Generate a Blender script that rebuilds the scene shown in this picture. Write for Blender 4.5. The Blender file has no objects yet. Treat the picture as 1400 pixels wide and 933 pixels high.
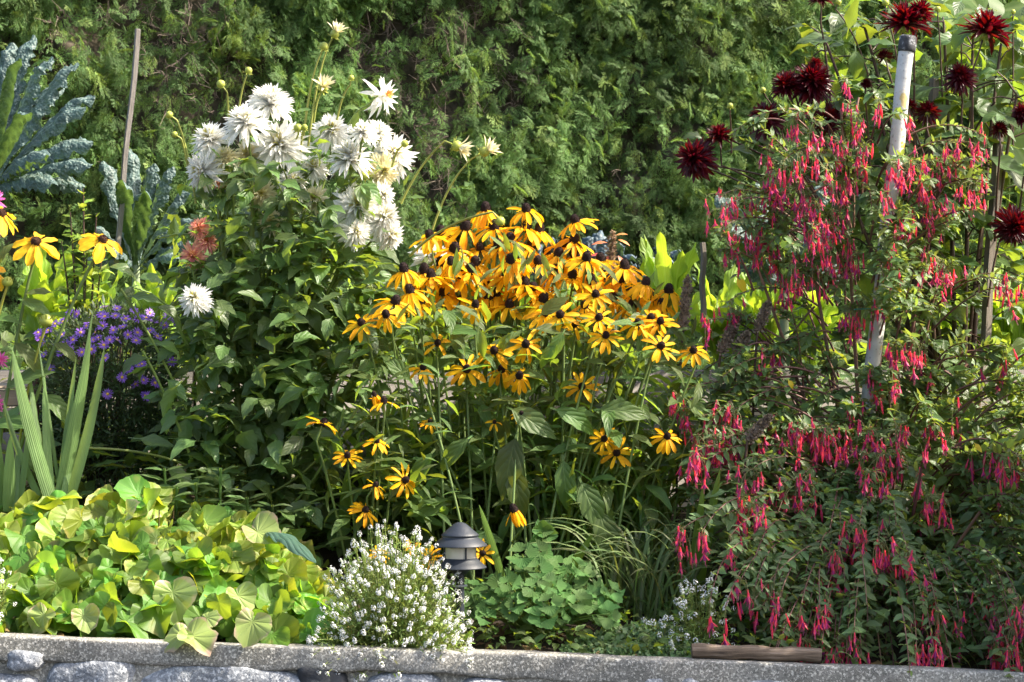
import bpy, math, random
import numpy as np
from mathutils import Vector, Matrix

R = math.radians
S = bpy.context.scene
COL = S.collection
rng = np.random.default_rng(7)
random.seed(7)

# ------------------------------------------------------------------ camera, light, exposure
CAM_Z = 0.82
LENS = 80.0
FPX = 1400 * LENS / 36.0            # focal length in photo pixels
cam_d = bpy.data.cameras.new("camera")
cam = bpy.data.objects.new("camera", cam_d)
COL.objects.link(cam)
cam.location = (0, 0, CAM_Z)
cam.rotation_euler = (R(90), 0, 0)
cam_d.lens = LENS
cam_d.sensor_width = 36
cam_d.clip_end = 500
cam_d.dof.use_dof = True
cam_d.dof.focus_distance = 6.75
cam_d.dof.aperture_fstop = 13.0
S.camera = cam

SUN_EL, SUN_AZ = 45.0, -6.0         # height; degrees behind the picture plane, from the right
sd = Vector((math.cos(R(SUN_EL)) * math.cos(R(SUN_AZ)), math.cos(R(SUN_EL)) * math.sin(R(SUN_AZ)), math.sin(R(SUN_EL))))
sun_d = bpy.data.lights.new("sun", "SUN")
sun_d.energy = 4.4
sun_d.angle = R(0.53)
sun_d.color = (1.0, 0.91, 0.76)
sun = bpy.data.objects.new("sun", sun_d)
sun.rotation_euler = (-sd).to_track_quat('-Z', 'Y').to_euler()
sun.location = (6, 8, 8)
COL.objects.link(sun)

W = bpy.data.worlds.new("World")
S.world = W
W.use_nodes = True
nt = W.node_tree
sky = nt.nodes.new("ShaderNodeTexSky")
sky.sky_type = 'NISHITA'
sky.sun_disc = False
sky.dust_density = 4.0
sky.ozone_density = 0.4
sky.sun_elevation = R(SUN_EL)
sky.sun_rotation = math.atan2(sd.x, sd.y)
nt.links.new(sky.outputs[0], nt.nodes["Background"].inputs[0])
nt.nodes["Background"].inputs[1].default_value = 0.15

S.view_settings.view_transform = 'Standard'
S.view_settings.look = 'None'
S.view_settings.gamma = 1
S.view_settings.use_curve_mapping = False
S.view_settings.exposure = 1.5
S.render.engine = 'CYCLES'
S.cycles.max_bounces = 7
S.cycles.diffuse_bounces = 4
S.cycles.glossy_bounces = 2
S.cycles.transmission_bounces = 4
S.cycles.transparent_max_bounces = 4
S.cycles.caustics_reflective = False
S.cycles.caustics_refractive = False
S.cycles.use_denoising = True


def P(px, py, d):
    """The point that lies d metres in front of the camera at photo pixel (px, py)."""
    return np.array([(px - 700) / FPX * d, d, CAM_Z - (py - 466.5) / FPX * d])


def sstep(a, b, x):
    t = np.clip((x - a) / (b - a), 0, 1)
    return t * t * (3 - 2 * t)


def wall_z(x):
    return -0.036 * x - 0.004


def ground(x, y):
    """Height of the bed behind the wall, and of the upper terrace."""
    low = wall_z(x) - 0.02 + sstep(6.1, 7.85, y) * 0.30
    return np.where(y > 7.88, 0.70, low)


# ------------------------------------------------------------------ materials
def nodes_of(name):
    m = bpy.data.materials.new(name)
    m.use_nodes = True
    t = m.node_tree
    for n in list(t.nodes):
        t.nodes.remove(n)
    out = t.nodes.new("ShaderNodeOutputMaterial")
    return m, t, out


class NB:
    """Small node-building helper."""
    def __init__(s, t):
        s.t = t

    def n(s, kind, **kw):
        x = s.t.nodes.new("ShaderNode" + kind)
        for k, v in kw.items():
            setattr(x, k, v)
        return x

    def put(s, sock, v):
        if hasattr(v, "is_output") or isinstance(v, bpy.types.NodeSocket):
            s.t.links.new(v, sock)
        elif isinstance(v, (tuple, list)) and len(v) == 3 and sock.type == 'RGBA':
            sock.default_value = (*v, 1)
        else:
            sock.default_value = v

    def math(s, op, a, b=0.0, c=0.0, clamp=False):
        x = s.n("Math", operation=op, use_clamp=clamp)
        s.put(x.inputs[0], a)
        s.put(x.inputs[1], b)
        s.put(x.inputs[2], c)
        return x.outputs[0]

    def mix(s, f, a, b, blend='MIX'):
        x = s.n("Mix", data_type='RGBA', blend_type=blend)
        s.put(x.inputs[0], f)
        s.put(x.inputs[6], a)
        s.put(x.inputs[7], b)
        return x.outputs[2]

    def noise(s, vec, scale, detail=3, rough=0.5):
        x = s.n("TexNoise")
        if vec is not None:
            s.t.links.new(vec, x.inputs["Vector"])
        x.inputs["Scale"].default_value = scale
        x.inputs["Detail"].default_value = detail
        x.inputs["Roughness"].default_value = rough
        return x.outputs[0]

    def ramp(s, f, stops):
        x = s.n("ValToRGB")
        s.put(x.inputs[0], f)
        cr = x.color_ramp
        while len(cr.elements) > 1:
            cr.elements.remove(cr.elements[-1])
        cr.elements[0].position = stops[0][0]
        cr.elements[0].color = (*stops[0][1], 1)
        for p, c in stops[1:]:
            e = cr.elements.new(p)
            e.color = (*c, 1)
        return x.outputs[0]

    def rng(s, f, a, b, c, d):
        x = s.n("MapRange")
        s.put(x.inputs[0], f)
        for i, v in enumerate((a, b, c, d)):
            x.inputs[i + 1].default_value = v
        return x.outputs[0]

    def bump(s, h, strength=0.3, dist=0.01):
        x = s.n("Bump")
        x.inputs["Strength"].default_value = strength
        x.inputs["Distance"].default_value = dist
        s.put(x.inputs["Height"], h)
        return x.outputs[0]


def leafmat(name, col, tcol=None, tw=0.35, rough=0.45, var=0.25, hue=0.03, vein=0.0, veincol=None, patt='pinnate', nside=8,
            back=None, edge=None, edge_at=0.8, bump=0.0, spec=0.5, mottle=0.25, nscale=6.0, objrand=False, blotch=None, blotch_at=0.6, bscale=9.0, pebble=None):
    m, t, out = nodes_of(name)
    b = NB(t)
    geo = b.n("NewGeometry")
    oi = b.n("ObjectInfo")
    rnd = oi.outputs["Random"] if objrand else geo.outputs["Random Per Island"]
    tex = b.n("TexCoord")
    uvs = b.n("SeparateXYZ")
    t.links.new(tex.outputs["UV"], uvs.inputs[0])
    u, v = uvs.outputs[0], uvs.outputs[1]
    c = None
    base = b.mix(0.0, col, col)
    height = None
    au = b.math('ABSOLUTE', b.math('SUBTRACT', u, 0.5))
    if vein > 0:
        vc = veincol or tuple(min(1, x * 1.9 + 0.02) for x in col)
        if patt == 'pinnate':
            mid = b.rng(au, 0.015, 0.05, 1, 0)
            ph = b.math('SUBTRACT', b.math('MULTIPLY', v, nside * 6.283), b.math('MULTIPLY', au, nside * 5.0))
        elif patt == 'parallel':
            mid = b.rng(au, 0.0, 0.06, 1, 0)
            ph = b.math('MULTIPLY', u, nside * 6.283)
        else:
            mid = 0.0
            ph = b.math('MULTIPLY', u, nside * 6.283)
        sn = b.math('SINE', ph)
        side = b.math('MULTIPLY', b.rng(sn, 0.75, 1.0, 0, 1), 0.6)
        vm = b.math('MAXIMUM', mid, side)
        base = b.mix(b.math('MULTIPLY', vm, vein), base, vc)
        height = b.math('SUBTRACT', b.math('MULTIPLY', sn, -0.3), vm)
    ns = b.noise(tex.outputs["Object"], nscale, 3)
    if pebble:
        pv = b.n('TexVoronoi', feature='SMOOTH_F1')
        t.links.new(tex.outputs['Object'], pv.inputs['Vector'])
        pv.inputs['Scale'].default_value = pebble
        pd = b.math('SUBTRACT', 1.0, pv.outputs['Distance'])
        base = b.mix(b.rng(pd, .45, .95, 0, .55), base, tuple(min(1, x * 1.6 + .03) for x in col))
        height = b.math('MULTIPLY', pd, 2.0)
    if blotch:
        nb_ = b.noise(tex.outputs["Object"], bscale, 2)
        base = b.mix(b.rng(nb_, blotch_at - 0.06, blotch_at + 0.06, 0, 1), base, blotch)
    if edge:
        e = b.math('ADD', v if patt == 'radial' else b.math('MULTIPLY', au, 2), b.math('MULTIPLY', b.math('SUBTRACT', b.noise(tex.outputs["Object"], 22, 2), 0.5), 0.9))
        base = b.mix(b.rng(e, edge_at - 0.1, edge_at + 0.1, 0, 1), base, edge)
    if back:
        base = b.mix(geo.outputs["Backfacing"], base, back)
    hsv = b.n("HueSaturation")
    b.put(hsv.inputs["Hue"], b.rng(rnd, 0, 1, 0.5 - hue, 0.5 + hue))
    val = b.math('MULTIPLY', b.rng(rnd, 0, 1, 1 - var, 1 + var), b.rng(ns, 0.3, 0.7, 1 - mottle, 1 + mottle))
    b.put(hsv.inputs["Value"], val)
    b.put(hsv.inputs["Color"], base)
    pr = b.n("BsdfPrincipled")
    b.put(pr.inputs["Base Color"], hsv.outputs[0])
    pr.inputs["Roughness"].default_value = rough
    pr.inputs["Specular IOR Level"].default_value = spec
    if bump > 0:
        hh = b.noise(tex.outputs["Object"], 60, 2) if height is None else height
        b.put(pr.inputs["Normal"], b.bump(hh, bump, 0.004))
    sh = pr.outputs[0]
    if tw > 0:
        tr = b.n("BsdfTranslucent")
        tc = tcol or tuple(min(1, x * 1.6) for x in col)
        h2 = b.n("HueSaturation")
        b.put(h2.inputs["Hue"], b.rng(rnd, 0, 1, 0.5 - hue, 0.5 + hue))
        b.put(h2.inputs["Value"], val)
        b.put(h2.inputs["Color"], tc)
        b.put(tr.inputs[0], h2.outputs[0])
        mx = b.n("MixShader")
        mx.inputs[0].default_value = tw
        t.links.new(sh, mx.inputs[1])
        t.links.new(tr.outputs[0], mx.inputs[2])
        sh = mx.outputs[0]
    t.links.new(sh, out.inputs[0])
    return m


def solid(name, stops, scale=8.0, rough=0.7, stretch=(1, 1, 1), bump=0.2, bscale=None, bdist=0.006, detail=5, spec=0.3, speck=None, metallic=0.0, stain=None):
    """Noise-coloured rough material: stops is a colour ramp over noise."""
    m, t, out = nodes_of(name)
    b = NB(t)
    tex = b.n("TexCoord")
    mp = b.n("Mapping")
    mp.inputs["Scale"].default_value = stretch
    t.links.new(tex.outputs["Object"], mp.inputs[0])
    n1 = b.noise(mp.outputs[0], scale, detail, 0.62)
    c = b.ramp(n1, stops)
    if stain:
        c = b.mix(b.rng(b.noise(tex.outputs['Object'], 2.6, 4, .65), .48, .62, 0, .6), c, stain)
    if speck:
        n2 = b.noise(mp.outputs[0], speck[0], 2, 0.7)
        c = b.mix(b.rng(n2, 0.5, 0.62, 0, speck[2]), c, speck[1])
        n3 = b.noise(mp.outputs[0], speck[0] * 0.8 + 3, 2, 0.7)
        c = b.mix(b.rng(n3, 0.52, 0.64, 0, speck[2]), c, tuple(min(1, x * 2.2) for x in stops[-1][1]))
    pr = b.n("BsdfPrincipled")
    b.put(pr.inputs["Base Color"], c)
    pr.inputs["Roughness"].default_value = rough
    pr.inputs["Specular IOR Level"].default_value = spec
    pr.inputs["Metallic"].default_value = metallic
    if bump > 0:
        nb_ = b.noise(mp.outputs[0], bscale or scale * 4, 4, 0.7)
        b.put(pr.inputs["Normal"], b.bump(nb_, bump, bdist))
    t.links.new(pr.outputs[0], out.inputs[0])
    return m


M = {}
M['hedge'] = leafmat('cedar_foliage', (0.112, 0.192, 0.062), (0.23, 0.35, 0.055), 0.38, 0.6, 0.25, 0.015, mottle=0.55, nscale=2.2, spec=0.25)
M['hedge_tip'] = leafmat('cedar_lighter_tips', (0.17, 0.245, 0.065), (0.27, 0.36, 0.05), 0.28, 0.6, 0.25, 0.015, mottle=0.3, nscale=4, spec=0.25)
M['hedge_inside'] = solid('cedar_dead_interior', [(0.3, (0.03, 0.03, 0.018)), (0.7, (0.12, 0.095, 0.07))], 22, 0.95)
M['twig'] = leafmat('cedar_dead_twig', (0.165, 0.125, 0.10), tw=0, rough=0.9, var=0.45, hue=0.02)
M['soil'] = solid('soil', [(0.3, (0.018, 0.012, 0.008)), (0.7, (0.06, 0.042, 0.03))], 14, 0.95, bump=0.8, bscale=60, bdist=0.02)
M['asphalt'] = solid('asphalt', [(0.3, (0.04, 0.04, 0.042)), (0.7, (0.065, 0.064, 0.062))], 40, 0.9, bump=0.5, bscale=220)
M['concrete'] = solid('concrete_cap', [(0.25, (0.17, 0.16, 0.14)), (0.5, (0.27, 0.26, 0.235)), (0.75, (0.37, 0.355, 0.32))], 7, 0.9, bump=0.7, bscale=150, bdist=0.005, speck=(170, (0.07, 0.07, 0.065), 0.6), stain=(0.115, 0.115, 0.10))
M['mortar'] = solid('mortar', [(0.3, (0.21, 0.2, 0.175)), (0.7, (0.36, 0.34, 0.3))], 9, 0.95, bump=0.8, bscale=90, speck=(140, (0.12, 0.12, 0.11), 0.6))
M['granite'] = solid('granite', [(0.3, (0.13, 0.145, 0.165)), (0.6, (0.25, 0.265, 0.29)), (0.8, (0.38, 0.39, 0.4))], 16, 0.75, bump=0.8, bscale=70, bdist=0.008, speck=(110, (0.08, 0.085, 0.095), 0.45))
M['granite_dark'] = solid('dark_stone', [(0.3, (0.02, 0.022, 0.026)), (0.7, (0.05, 0.053, 0.06))], 16, 0.55, bump=0.3, bscale=60)
M['rock'] = solid('field_rock', [(0.3, (0.05, 0.05, 0.052)), (0.7, (0.16, 0.158, 0.155))], 9, 0.9, bump=0.8, bscale=50)
M['pale_rock'] = solid('pale_rock', [(0.3, (0.3, 0.29, 0.27)), (0.7, (0.52, 0.5, 0.47))], 9, 0.9, bump=0.6, bscale=50)
M['board'] = solid('weathered_board', [(0.25, (0.09, 0.08, 0.07)), (0.5, (0.17, 0.155, 0.14)), (0.75, (0.25, 0.23, 0.21))], 5, 0.85, stretch=(0.6, 8, 12), bump=0.6, bscale=24)
M['tan_board'] = solid('tan_board', [(0.25, (0.26, 0.19, 0.125)), (0.75, (0.47, 0.38, 0.28))], 5, 0.8, stretch=(0.6, 8, 12), bump=0.4, bscale=20)
M['log'] = solid('old_log', [(0.3, (0.05, 0.035, 0.025)), (0.5, (0.16, 0.115, 0.08)), (0.7, (0.30, 0.23, 0.18))], 11, 0.85, stretch=(0.5, 9, 9), bump=0.9, bscale=14)
M['stake'] = solid('grey_stake_wood', [(0.25, (0.14, 0.125, 0.11)), (0.75, (0.32, 0.29, 0.26))], 7, 0.85, stretch=(10, 10, 0.6), bump=0.5, bscale=22)
M['stake_brown'] = solid('brown_stake_wood', [(0.25, (0.10, 0.085, 0.07)), (0.75, (0.22, 0.19, 0.16))], 7, 0.85, stretch=(10, 10, 0.6), bump=0.5, bscale=22)
M['black_metal'] = solid('powder_coat', [(0.3, (0.015, 0.019, 0.027)), (0.7, (0.026, 0.032, 0.043))], 12, 0.5, bump=0.12, bscale=140, spec=0.45)
M['rust'] = solid('rusty_pipe', [(0.3, (0.05, 0.03, 0.022)), (0.7, (0.12, 0.065, 0.045))], 20, 0.8)
M['clamp'] = solid('grey_band', [(0.3, (0.28, 0.29, 0.31)), (0.7, (0.4, 0.41, 0.43))], 10, 0.5, bump=0)
M['twine'] = solid('teal_twine', [(0.3, (0.04, 0.30, 0.24)), (0.7, (0.08, 0.42, 0.34))], 20, 0.6, bump=0)
M['cone_stem'] = leafmat('coneflower_stem', (0.13, 0.19, 0.05), (0.25, 0.33, 0.06), 0.2, 0.6, 0.25, 0.02)
M['bud_stem'] = leafmat('bud_stem', (0.34, 0.36, 0.08), (0.4, 0.4, 0.08), 0.2, 0.5, 0.2, 0.02)
M['green_stem'] = leafmat('green_stem', (0.20, 0.27, 0.06), (0.3, 0.4, 0.06), 0.2, 0.5, 0.2, 0.02)
M['dark_stem'] = leafmat('maroon_stem', (0.06, 0.03, 0.02), tw=0, rough=0.5, var=0.3)
M['fuchsia_stem'] = leafmat('fuchsia_stem', (0.16, 0.075, 0.055), tw=0, rough=0.6, var=0.35)
M['pedicel'] = leafmat('pedicel', (0.26, 0.24, 0.09), (0.4, 0.35, 0.1), 0.2, 0.5, 0.35, 0.05)

M['cone_petal'] = leafmat('coneflower_petal', (0.87, 0.43, 0.008), (0.98, 0.54, 0.010), 0.48, 0.55, 0.10, 0.012, vein=0.25, veincol=(0.72, 0.28, 0.004), patt='parallel', nside=3, mottle=0.08, spec=0.25, bump=0.15)
M['cone_petal_pale'] = leafmat('coneflower_petal_pale', (0.85, 0.47, 0.02), (0.95, 0.58, 0.03), 0.42, 0.55, 0.08, 0.01, vein=0.25, veincol=(0.75, 0.36, 0.01), patt='parallel', nside=3, mottle=0.08, spec=0.25, bump=0.15)
M['cone'] = solid('coneflower_cone', [(0.3, (0.012, 0.006, 0.005)), (0.7, (0.045, 0.02, 0.016))], 160, 0.8, bump=1.0, bscale=420, bdist=0.004)
M['cone_brown'] = solid('coneflower_cone_brown', [(0.3, (0.06, 0.025, 0.015)), (0.7, (0.13, 0.06, 0.035))], 160, 0.8, bump=1.0, bscale=420, bdist=0.004)
M['cone_leaf'] = leafmat('coneflower_leaf', (0.082, 0.138, 0.036), (0.34, 0.44, 0.03), 0.44, 0.5, 0.3, 0.025, vein=0.4, nside=5, bump=0.4, back=(0.09, 0.15, 0.07), spec=0.4)

M['white_petal'] = leafmat('white_dahlia_petal', (0.90, 0.89, 0.84), (0.92, 0.91, 0.83), 0.48, 0.5, 0.05, 0.005, mottle=0.05, spec=0.25)
M['cream_petal'] = leafmat('cream_dahlia_petal', (0.80, 0.74, 0.50), (0.85, 0.78, 0.45), 0.35, 0.5, 0.06, 0.008, mottle=0.08, spec=0.25)
M['white_centre'] = leafmat('white_dahlia_centre', (0.72, 0.66, 0.22), (0.75, 0.7, 0.2), 0.3, 0.5, 0.12, 0.015, mottle=0.1, spec=0.2)
M['maroon_petal'] = leafmat('maroon_dahlia_petal', (0.055, 0.003, 0.008), (0.26, 0.004, 0.010), 0.22, 0.38, 0.35, 0.01, mottle=0.3, spec=0.35)
M['maroon_centre'] = leafmat('maroon_dahlia_centre', (0.04, 0.004, 0.01), (0.1, 0.004, 0.01), 0.15, 0.4, 0.3, 0.01, spec=0.3)
M['salmon_petal'] = leafmat('salmon_dahlia_petal', (0.85, 0.42, 0.30), (0.92, 0.5, 0.3), 0.35, 0.5, 0.2, 0.04, mottle=0.2, spec=0.25)
M['salmon_centre'] = leafmat('salmon_dahlia_centre', (0.75, 0.42, 0.10), (0.8, 0.5, 0.1), 0.3, 0.5, 0.1)
M['pink_petal'] = leafmat('pink_petal', (0.72, 0.16, 0.42), (0.8, 0.2, 0.5), 0.35, 0.5, 0.15, 0.02, mottle=0.1, spec=0.25)
M['dahlia_leaf'] = leafmat('dahlia_leaf', (0.082, 0.138, 0.042), (0.34, 0.46, 0.035), 0.37, 0.42, 0.3, 0.015, vein=0.22, nside=5, bump=0.3, back=(0.10, 0.165, 0.085), spec=0.5)
M['dahlia_leaf_dark'] = leafmat('maroon_dahlia_leaf', (0.075, 0.13, 0.045), (0.33, 0.43, 0.03), 0.38, 0.42, 0.3, 0.02, vein=0.2, nside=5, bump=0.3, back=(0.10, 0.16, 0.09), spec=0.5)
M['lime_leaf'] = leafmat('lime_leaf', (0.22, 0.33, 0.05), (0.45, 0.55, 0.05), 0.45, 0.5, 0.25, 0.02, vein=0.3, nside=5, bump=0.3)
M['bud'] = leafmat('bud', (0.38, 0.42, 0.07), (0.5, 0.5, 0.08), 0.2, 0.5, 0.2, 0.02)

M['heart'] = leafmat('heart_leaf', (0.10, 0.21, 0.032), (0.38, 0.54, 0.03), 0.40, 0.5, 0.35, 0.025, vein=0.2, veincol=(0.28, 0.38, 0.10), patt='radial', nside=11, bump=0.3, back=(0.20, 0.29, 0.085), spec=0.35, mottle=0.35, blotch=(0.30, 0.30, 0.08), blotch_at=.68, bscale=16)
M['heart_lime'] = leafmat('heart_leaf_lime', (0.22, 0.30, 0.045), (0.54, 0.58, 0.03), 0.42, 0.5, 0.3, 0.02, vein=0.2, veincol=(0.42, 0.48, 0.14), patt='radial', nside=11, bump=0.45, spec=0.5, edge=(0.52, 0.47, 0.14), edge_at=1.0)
M['heart_dying'] = leafmat('heart_leaf_dying', (0.24, 0.31, 0.085), (0.42, 0.44, 0.08), 0.3, 0.5, 0.15, 0.02, vein=0.4, veincol=(0.3, 0.42, 0.12), patt='radial', nside=11, bump=0.45, edge=(0.40, 0.27, 0.20), edge_at=0.98, blotch=(0.40, 0.31, 0.19), blotch_at=0.66)
M['heart_blue'] = leafmat('puckered_blue_leaf', (0.045, 0.095, 0.075), (0.4, 0.5, 0.04), 0.25, 0.45, 0.05, vein=0.2, nside=6, bump=0.6, back=(0.30, 0.40, 0.05))

M['kale'] = leafmat('kale_leaf', (0.062, 0.105, 0.098), (0.20, 0.33, 0.06), 0.20, 0.55, 0.12, 0.015, vein=0.55, veincol=(0.36, 0.43, 0.36), nside=7, bump=0.9, back=(0.095, 0.155, 0.045), mottle=0.3, nscale=25, spec=0.5, pebble=110)
M['kale_dark'] = leafmat('savoy_kale_leaf', (0.045, 0.075, 0.095), (0.15, 0.25, 0.08), 0.12, 0.55, 0.12, 0.015, vein=0.2, veincol=(0.3, 0.36, 0.33), nside=7, bump=0.9, mottle=0.4, nscale=25, pebble=80)
M['kale_stem'] = leafmat('kale_stem', (0.22, 0.27, 0.16), tw=0, rough=0.6, var=0.1)
M['chard'] = leafmat('chard_leaf', (0.22, 0.36, 0.04), (0.55, 0.68, 0.04), 0.5, 0.45, 0.22, 0.025, vein=0.45, veincol=(0.55, 0.62, 0.2), nside=6, bump=0.4)
M['squash'] = leafmat('large_lobed_leaf', (0.11, 0.19, 0.05), (0.42, 0.50, 0.07), 0.45, 0.5, 0.12, 0.015, vein=0.7, veincol=(0.42, 0.48, 0.2), patt='radial', nside=5, bump=0.3)
M['aster_leaf'] = leafmat('aster_leaf', (0.055, 0.09, 0.035), (0.16, 0.22, 0.05), 0.25, 0.5, 0.4, 0.02)
M['aster_petal'] = leafmat('aster_petal', (0.26, 0.12, 0.58), (0.4, 0.2, 0.75), 0.3, 0.5, 0.2, 0.02, mottle=0.1)
M['aster_centre'] = solid('aster_centre', [(0.3, (0.6, 0.33, 0.05)), (0.7, (0.75, 0.48, 0.1))], 300, 0.8)
M['blade'] = leafmat('sword_leaf', (0.16, 0.26, 0.085), (0.34, 0.45, 0.08), 0.35, 0.45, 0.15, 0.015, vein=0.35, veincol=(0.26, 0.36, 0.13), patt='parallel', nside=7, bump=0.4)
M['strap'] = leafmat('strap_leaf', (0.11, 0.19, 0.035), (0.36, 0.48, 0.04), 0.42, 0.42, 0.35, 0.025, vein=0.25, patt='parallel', nside=4, bump=0.2)
M['grass'] = leafmat('dull_grass', (0.12, 0.17, 0.05), (0.28, 0.35, 0.06), 0.38, 0.5, 0.4, 0.03)
M['aly_leaf'] = leafmat('alyssum_leaf', (0.20, 0.27, 0.07), (0.4, 0.46, 0.08), 0.35, 0.5, 0.35, 0.03)
M['aly_petal'] = leafmat('alyssum_floret', (0.80, 0.80, 0.78), (0.8, 0.8, 0.78), 0.3, 0.6, 0.08, 0.005, mottle=0.05)
M['aly_petal_dull'] = M['aly_petal']
M['columbine'] = leafmat('columbine_leaf', (0.075, 0.155, 0.04), (0.22, 0.36, 0.045), 0.33, 0.6, 0.25, 0.015, vein=0.25, patt='radial', nside=9, bump=0.25, spec=0.2)
M['sedum'] = leafmat('sedum_leaf', (0.13, 0.21, 0.08), (0.2, 0.3, 0.08), 0.2, 0.5, 0.3, 0.02)
M['fuchsia_leaf'] = leafmat('fuchsia_leaf', (0.105, 0.168, 0.06), (0.36, 0.45, 0.055), 0.38, 0.4, 0.32, 0.02, vein=0.3, nside=5, bump=0.25, back=(0.13, 0.2, 0.1), spec=0.5)
M['fuchsia_red'] = leafmat('fuchsia_sepal', (0.80, 0.075, 0.17), (1.0, 0.14, 0.21), 0.48, 0.4, 0.25, 0.015, objrand=False, mottle=0.2, spec=0.4)
M['fuchsia_purple'] = leafmat('fuchsia_corolla', (0.45, 0.03, 0.26), (0.6, 0.05, 0.32), 0.3, 0.5, 0.2, 0.02)
M['fuchsia_stamen'] = leafmat('fuchsia_stamen', (0.65, 0.12, 0.28), tw=0.2, var=0.15)
M['seedhead'] = solid('brown_seed_spike', [(0.3, (0.05, 0.035, 0.025)), (0.7, (0.16, 0.11, 0.08))], 90, 0.95, bump=1, bscale=200)
M['seedbit'] = leafmat('seed_husk', (0.22, 0.165, 0.12), tw=0.1, rough=0.9, var=0.6, hue=0.02)
M['seedbit_tan'] = leafmat('seed_husk_tan', (0.32, 0.22, 0.13), tw=0.1, rough=0.9, var=0.5, hue=0.02)
M['orange_leaf'] = leafmat('orange_leaf', (0.62, 0.17, 0.08), (0.8, 0.25, 0.08), 0.4, 0.5, 0.2, 0.03, vein=0.3)
M['yellow_leaf'] = leafmat('yellow_leaf', (0.75, 0.50, 0.03), (0.85, 0.6, 0.03), 0.4, 0.5, 0.15, 0.02, vein=0.3)
M['brown_leaf'] = leafmat('dry_leaf', (0.22, 0.13, 0.06), (0.35, 0.2, 0.08), 0.25, 0.8, 0.4, 0.03)


def pole_material():
    m, t, out = nodes_of('chipped_white_paint')
    b = NB(t)
    tex = b.n("TexCoord")
    o = tex.outputs["Object"]
    c = b.mix(b.rng(b.noise(o, 25, 4), 0.35, 0.65, 0, 1), (0.44, 0.44, 0.43), (0.58, 0.575, 0.56))
    c = b.mix(b.rng(b.noise(o, 90, 3), 0.62, 0.68, 0, 0.8), c, (0.25, 0.24, 0.22))
    c = b.mix(b.rng(b.noise(o, 28, 2), 0.66, 0.69, 0, 1), c, (0.50, 0.33, 0.06))
    sp = b.n("VectorMath", operation='DISTANCE')
    mp = b.n("Mapping")
    mp.inputs["Scale"].default_value = (1, 1, 0.42)
    t.links.new(o, mp.inputs[0])
    t.links.new(mp.outputs[0], sp.inputs[0])
    sp.inputs[1].default_value = (-0.014, -0.02, -0.16 * 0.42)
    d = b.math('ADD', sp.outputs[1], b.math('MULTIPLY', b.math('SUBTRACT', b.noise(o, 60, 3), 0.5), 0.02))
    c = b.mix(b.rng(d, 0.011, 0.014, .9, 0), c, (0.48, 0.36, 0.12))
    pr = b.n("BsdfPrincipled")
    b.put(pr.inputs["Base Color"], c)
    pr.inputs["Roughness"].default_value = 0.6
    b.put(pr.inputs["Normal"], b.bump(b.noise(o, 120, 3), 0.3, 0.003))
    t.links.new(pr.outputs[0], out.inputs[0])
    return m


M['pole'] = pole_material()
M['pole_cap'] = solid('scuffed_black_cap', [(0.35, (0.02, 0.02, 0.022)), (0.55, (0.06, 0.06, 0.065)), (0.66, (0.35, 0.36, 0.38))], 45, 0.6, bump=0.4, bscale=90)


def lens_material():
    m, t, out = nodes_of('frosted_lens')
    b = NB(t)
    tex = b.n("TexCoord")
    mp = b.n("Mapping")
    mp.inputs["Scale"].default_value = (1, 1, 0.05)
    t.links.new(tex.outputs["Object"], mp.inputs[0])
    n = b.noise(mp.outputs[0], 130, 2)
    pr = b.n("BsdfPrincipled")
    b.put(pr.inputs["Base Color"], b.mix(n, (0.80, 0.74, 0.62), (0.90, 0.86, 0.75)))
    pr.inputs["Roughness"].default_value = 0.25
    b.put(pr.inputs["Normal"], b.bump(n, 0.4, 0.003))
    tr = b.n("BsdfTranslucent")
    tr.inputs[0].default_value = (0.7, 0.65, 0.52, 1)
    mx = b.n("MixShader")
    mx.inputs[0].default_value = 0.4
    t.links.new(pr.outputs[0], mx.inputs[1])
    t.links.new(tr.outputs[0], mx.inputs[2])
    t.links.new(mx.outputs[0], out.inputs[0])
    return m


M['lens'] = lens_material()


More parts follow.
